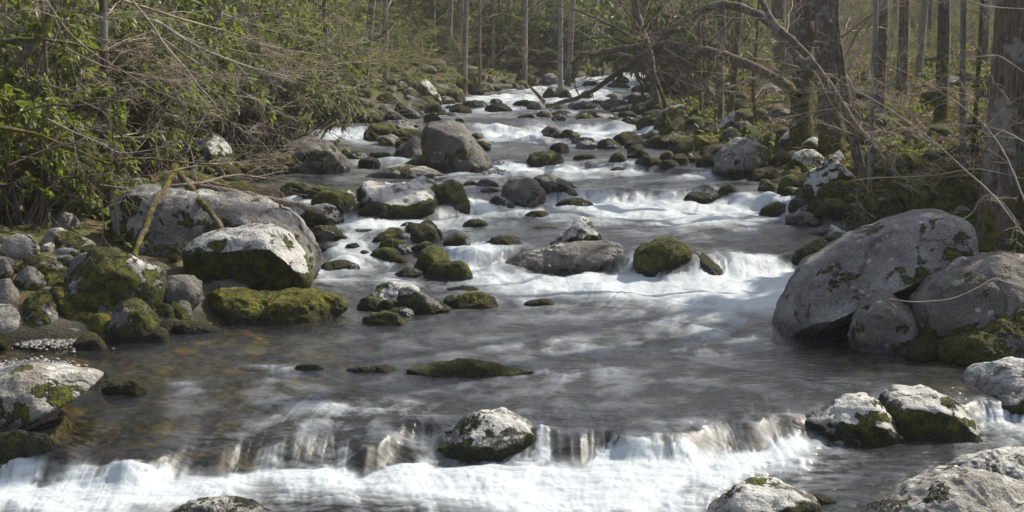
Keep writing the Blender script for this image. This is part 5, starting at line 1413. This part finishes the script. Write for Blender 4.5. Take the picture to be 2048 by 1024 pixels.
def bushes():
    g1 = 'rhododendrons crowding the left bank'
    protos = [make_rhodo(401, label='x', group=g1), make_rhodo(402, h=2.0, label='x', group=g1), make_rhodo(403, h=2.6, spread=1.2, label='x', group=g1)]
    fars = [make_rhodo(404, mat='rhodo_far', label='x', group=g1, leaf=.15, nwh=420), make_rhodo(405, h=3, mat='rhodo_far', label='x', group=g1, leaf=.15, nwh=420)]
    used = set()
    g2_ = None
    rng = np.random.RandomState(8)
    def put(pr, px, py, Y, sc, label, group):
        X = (px - 1024) / FPX * Y
        Z = float(ground_z(np.array(X), np.array(Y)))
        if py is not None: Z = float(at_depth(px, py, Y)[2])
        a = rng.rand() * 6.28
        if group != g1:
            w_ = label.split(' on the ')[0].split(' in the ')[0].split(' beyond ')[0].split(' deep ')[0].split(' among ')[0].split(' at the ')[0].split(' between ')[0]
            label = near_label(w_, X, Y, Z, 'tree', label)
        if pr.name not in used:
            used.add(pr.name)
            pr.location = (X, Y, Z); pr.rotation_euler = (0, 0, a); pr.scale = (sc,) * 3; pr['label'] = label; pr['group'] = group
            if 'x' == group: del pr['group']
        else: copy_tree(pr, (X, Y, Z), a, sc, label, group)
    near = [(-40, 16.0, .95, 'glossy rhododendron cut by the left edge, in front'), (0, 17.4, .95, 'glossy rhododendron left of the grey brown trunk'), (40, 18.9, 1.25, 'tall rhododendron behind the leftmost one'),
            (190, 22.5, 1.5, 'rhododendron right behind the grey brown trunk'), (282, 21.5, 1.2, 'rhododendron with bright drooping leaves right of the grey brown trunk'), (-40, 16.5, 1.3, 'rhododendron at the far left edge, mostly cut off'),
            (130, 20.5, 1.5, 'big rhododendron filling the upper left'), (20, 21.5, 1.6, 'big rhododendron in the top left corner'), (50, 16.0, .6, 'low leafy rhododendron over the cobbles'), (120, 16.6, .5, 'low leafy rhododendron beside the mossy rocks'),
            (225, 22, 1.2, 'rhododendron between the two left trunks')]
    for i, (px, Y, sc, lb) in enumerate(near): put(protos[i % 3], px, None, Y, sc, lb, g1)
    mid = [(340, 24, 1.1, 'dark rhododendron above the biggest boulder'), (420, 25, 1.0, 'dark rhododendron left of the golden topped rock'), (500, 25.5, 1.15, 'rhododendron hanging over the upper pool'), (570, 26.5, 1.0, 'rightmost rhododendron over the shore boulder'),
           (300, 29, 1.5, 'rhododendron deep behind the bare twigs'), (400, 31, 1.6, 'rhododendron under the reddish twig spray'), (520, 33, 1.6, 'rhododendron mass below the budding spray'), (620, 36, 1.1, 'rhododendron left of the pointed boulder'),
           (460, 38, 1.8, 'high rhododendron behind the twig sprays'), (600, 42, 1.6, 'rhododendron behind the thin leaning tree'), (690, 42, 1.2, 'dark rhododendron at the foot of the thin leaning tree')]
    for i, (px, Y, sc, lb) in enumerate(mid): put((protos + fars)[i % 5], px, None, Y, sc, lb, g1)
    g2 = 'evergreen bushes at the back of the woods'
    k = 0
    for px, Y, sc, lb in [(1345, 40, 1.5, 'dark evergreen bush right of the leaning tree foot'), (1390, 38, 1.2, 'evergreen bush behind the thin crooked tree'), (1360, 48, 1.8, 'tall evergreen bush behind the level bough'), (1430, 50, 1.3, 'evergreen bush behind the straight grey tree')]:
        put(fars[k % 2], px, None, Y, sc, lb, g2); k += 1
    for px in list(range(560, 1440, 42)):
        Y = rng.uniform(62, 78); put(fars[k % 2], px + rng.uniform(-15, 15), None, Y, rng.uniform(1.3, 2.1), 'evergreen bush in the bright thicket beyond the stream head', g2); k += 1
    for px in list(range(200, 1500, 60)):
        Y = rng.uniform(80, 100); put(fars[k % 2], px + rng.uniform(-15, 15), None, Y, rng.uniform(2.2, 3.2), 'tall evergreen bush at the very back of the woods', g2); k += 1
    for px, Y, sc in [(1500, 60, 1.3), (1575, 64, 1.5), (1640, 58, 1.2), (1720, 62, 1.3), (1800, 66, 1.5), (1870, 60, 1.2), (1960, 64, 1.4), (2030, 58, 1.3)]:
        put(fars[k % 2], px, None, Y, sc, 'dim evergreen bush between the right hand trees', 'evergreen bushes between the right hand trees'); k += 1
    for px, Y, sc in [(640, 50, .9), (700, 52, 1.0), (790, 54, 1.0), (860, 56, .9), (980, 58, 1.2), (1040, 57, 1.1), (1090, 60, 1.3), (1150, 62, 1.1)]:
        put(fars[k % 2], px, None, Y, sc, 'evergreen bush at the foot of the far left shore trees', 'evergreen bushes on the far left shore'); k += 1
    for i in range(20):
        px = 560 + i * 36
        put(fars[k % 2], px + rng.uniform(-12, 12), None, rng.uniform(50, 60) if px < 1150 else rng.uniform(60, 68), rng.uniform(.9, 1.5), 'evergreen bush in the thicket behind the far left shore', 'evergreen bushes behind the far left shore'); k += 1
    # bare and budding understory
    g3 = 'bare saplings of the understory'
    sap = [make_sapling(501, h=3.2, twig='twig', label='x', group=g3), make_sapling(502, h=2.8, twig='twig_green', leafmat='spring', nleaf=1800, label='x', group=g3), make_sapling(503, h=3.4, twig='twig_dark', label='x', group=g3, nst=5),
           make_sapling(504, h=2.4, twig='twig_green', leafmat='spring', nleaf=3200, label='x', group=g3, lsize=.035, name='budding_shrub'), make_sapling(505, h=2.6, twig='twig_pale', label='x', group=g3, nst=9)]
    kinds = ['tan twigged bare sapling', 'yellow green budding sapling', 'dark bare sapling', 'leafing yellow green shrub', 'pale twigged bare shrub']
    def many(n, pxr, Yr, scr, zone, ch):
        for _ in range(n):
            i = rng.choice(ch); px = rng.uniform(*pxr); Y = rng.uniform(*Yr)
            X = (px - 1024) / FPX * Y
            if float(shore_d(np.array(X), np.array(Y))) < .8: continue
            put(sap[i], px, None, Y, rng.uniform(*scr), kinds[i] + ' ' + zone, kinds[i] + 's ' + zone)
    many(60, (560, 1290), (44, 66), (.6, 1.3), 'on the sunlit far left shore', [0, 1, 3, 3, 3])
    many(26, (250, 800), (28, 46), (.8, 1.4), 'on the wooded left slope', [0, 1, 3, 3])
    many(14, (1400, 2060), (28, 46), (.5, .8), 'on the shaded right slope', [0, 1, 3, 3])
    many(60, (1380, 2080), (46, 80), (1.0, 1.7), 'deep in the right hand woods', [3, 1, 3, 1, 0])
    many(50, (300, 1400), (66, 95), (1.6, 2.4), 'beyond the head of the stream', [1, 3, 3, 0, 4])
    many(4, (-40, 330), (17, 26), (.8, 1.2), 'among the left rhododendrons', [0, 0, 4])
    for p in sap:
        if p.name not in used: p.location = (-9, 30, 1.5); p['label'] = 'bare shrub among the left rhododendrons'
    # tall evergreens outside the picture on the right, they shade the right bank
    def hemlock(X, Y, H, seed, label, zb=None):
        rng = np.random.RandomState(seed)
        Z = float(ground_z(np.array(X), np.array(Y)))
        root = tag(link('hemlock', None, loc=(X, Y, Z)), label, 'tree', 'tall hemlocks of the right bank')
        link('trunk', trunk_mesh([(0, 0, -.3), (0, 0, H * .5), (.1, 0, H)], .28, .05, seed=seed), M['bark'], root)
        n = 90
        z = H * (.16 + .82 * rng.rand(n)); a = rng.rand(n) * 6.28; L = (H - z) * .30 + .6
        N = 5; t = np.linspace(0, 1, N)
        P = np.stack([np.cos(a)[:, None] * L[:, None] * t, np.sin(a)[:, None] * L[:, None] * t, z[:, None] - .18 * L[:, None] * t ** 2], -1)
        R = np.linspace(.03, .008, N)[None] * np.ones((n, 1))
        B, RB = grow(P, R, 9, 55, .4, rng, .2, .1, .1, .5, .1)
        link('branches', mesh_from([(P, R, 4), (B, RB, 3)]), M['twig_dark'], root)
        p1, d1 = along(B, RB, 14000, rng, .0)
        q = rng.normal(size=p1.shape); q[:, 2] *= .3
        Lf = .16 * rng.uniform(.6, 1.4, len(p1))
        link('foliage', leaves(p1, d1 + q * .8, rng.normal(size=p1.shape) * .4 + np.array((0, 0, 1.)), Lf, Lf * .5, rng), M['rhodo_far'], root)
        return root
    h0 = hemlock(8.8, 18.2, 7.2, 601, 'tall hemlock outside the right edge of the view, nearest')
    for X, Y, sc, lb in [(11.0, 22.5, 1.15, 'tall hemlock outside the right edge, second'), (7.6, 15.4, .8, 'short hemlock outside the right edge beside the slab'), ]:
        copy_tree(h0, (X, Y, float(ground_z(np.array(X), np.array(Y)))), X, sc, lb)

def litter():
    rng = np.random.RandomState(9)
    def scatter(n, pxr, Yr, L, mat, name, label, cat, minsd=.5, up=1.0, lift=.02, left=None):
        Y = Yr[0] * np.exp(rng.rand(n) * math.log(Yr[1] / Yr[0])); px = rng.uniform(pxr[0], pxr[1], n); X = (px - 1024) / FPX * Y
        sd = shore_d(X, Y); k = sd > minsd; X, Y = X[k], Y[k]
        if name == 'green_ground_cover':
            k = perlin(X * .6, Y * .5, X * 0) > .02; X, Y = X[k], Y[k]
        Z = terrain_z(X, Y) + rng.rand(len(X)) * lift
        d = rng.normal(size=(len(X), 3)); d[:, 2] *= .35 if up > .5 else 1; 
        if up < .5: d[:, 2] = np.abs(d[:, 2]) + .3
        nn = rng.normal(size=(len(X), 3)) * .5 + np.array((0, 0, 1.))
        Lf = L * rng.uniform(.6, 1.4, len(X)) * (1 + Y / 60)
        tag(link(name, leaves(np.stack([X, Y, Z], 1), d, nn, Lf, Lf * .5, rng, name=name), M[mat]), label, cat, kind='stuff')
    scatter(70000, (1250, 2300), (13, 60), .09, 'dead', 'leaf_litter', 'brown dead leaves covering the slope under the right hand trees', 'leaf litter')
    scatter(14000, (1300, 2300), (14, 60), .08, 'forb', 'green_ground_cover', 'small green plants growing through the leaf litter on the right', 'ground cover', up=.2, lift=.12)
    scatter(26000, (-200, 1280), (15, 62), .09, 'forb', 'green_ground_cover', 'low green plants along the foot of the left slope', 'ground cover', up=.2, lift=.12)
wood()
bushes()
litter()

def haze():
    V = np.array([(x, y, z) for x in (-260, 260) for y in (-28, 255) for z in (-3, 60)], float)
    F = np.array([(0, 1, 3, 2), (4, 6, 7, 5), (0, 4, 5, 1), (2, 3, 7, 6), (0, 2, 6, 4), (1, 5, 7, 3)])
    me = np_mesh('haze', V, F, False)
    t = NT('thin_forest_haze')
    pv = t.n('VolumePrincipled'); pv.inputs['Density'].default_value = .0008; pv.inputs['Color'].default_value = (.93, .95, 1, 1); pv.inputs['Anisotropy'].default_value = .3
    t.t.links.new(pv.outputs[0], t.out.inputs['Volume'])
    me.materials.append(t.m)
    tag(link('haze', me), 'thin pale haze between the trees', 'haze', kind='stuff')
haze()
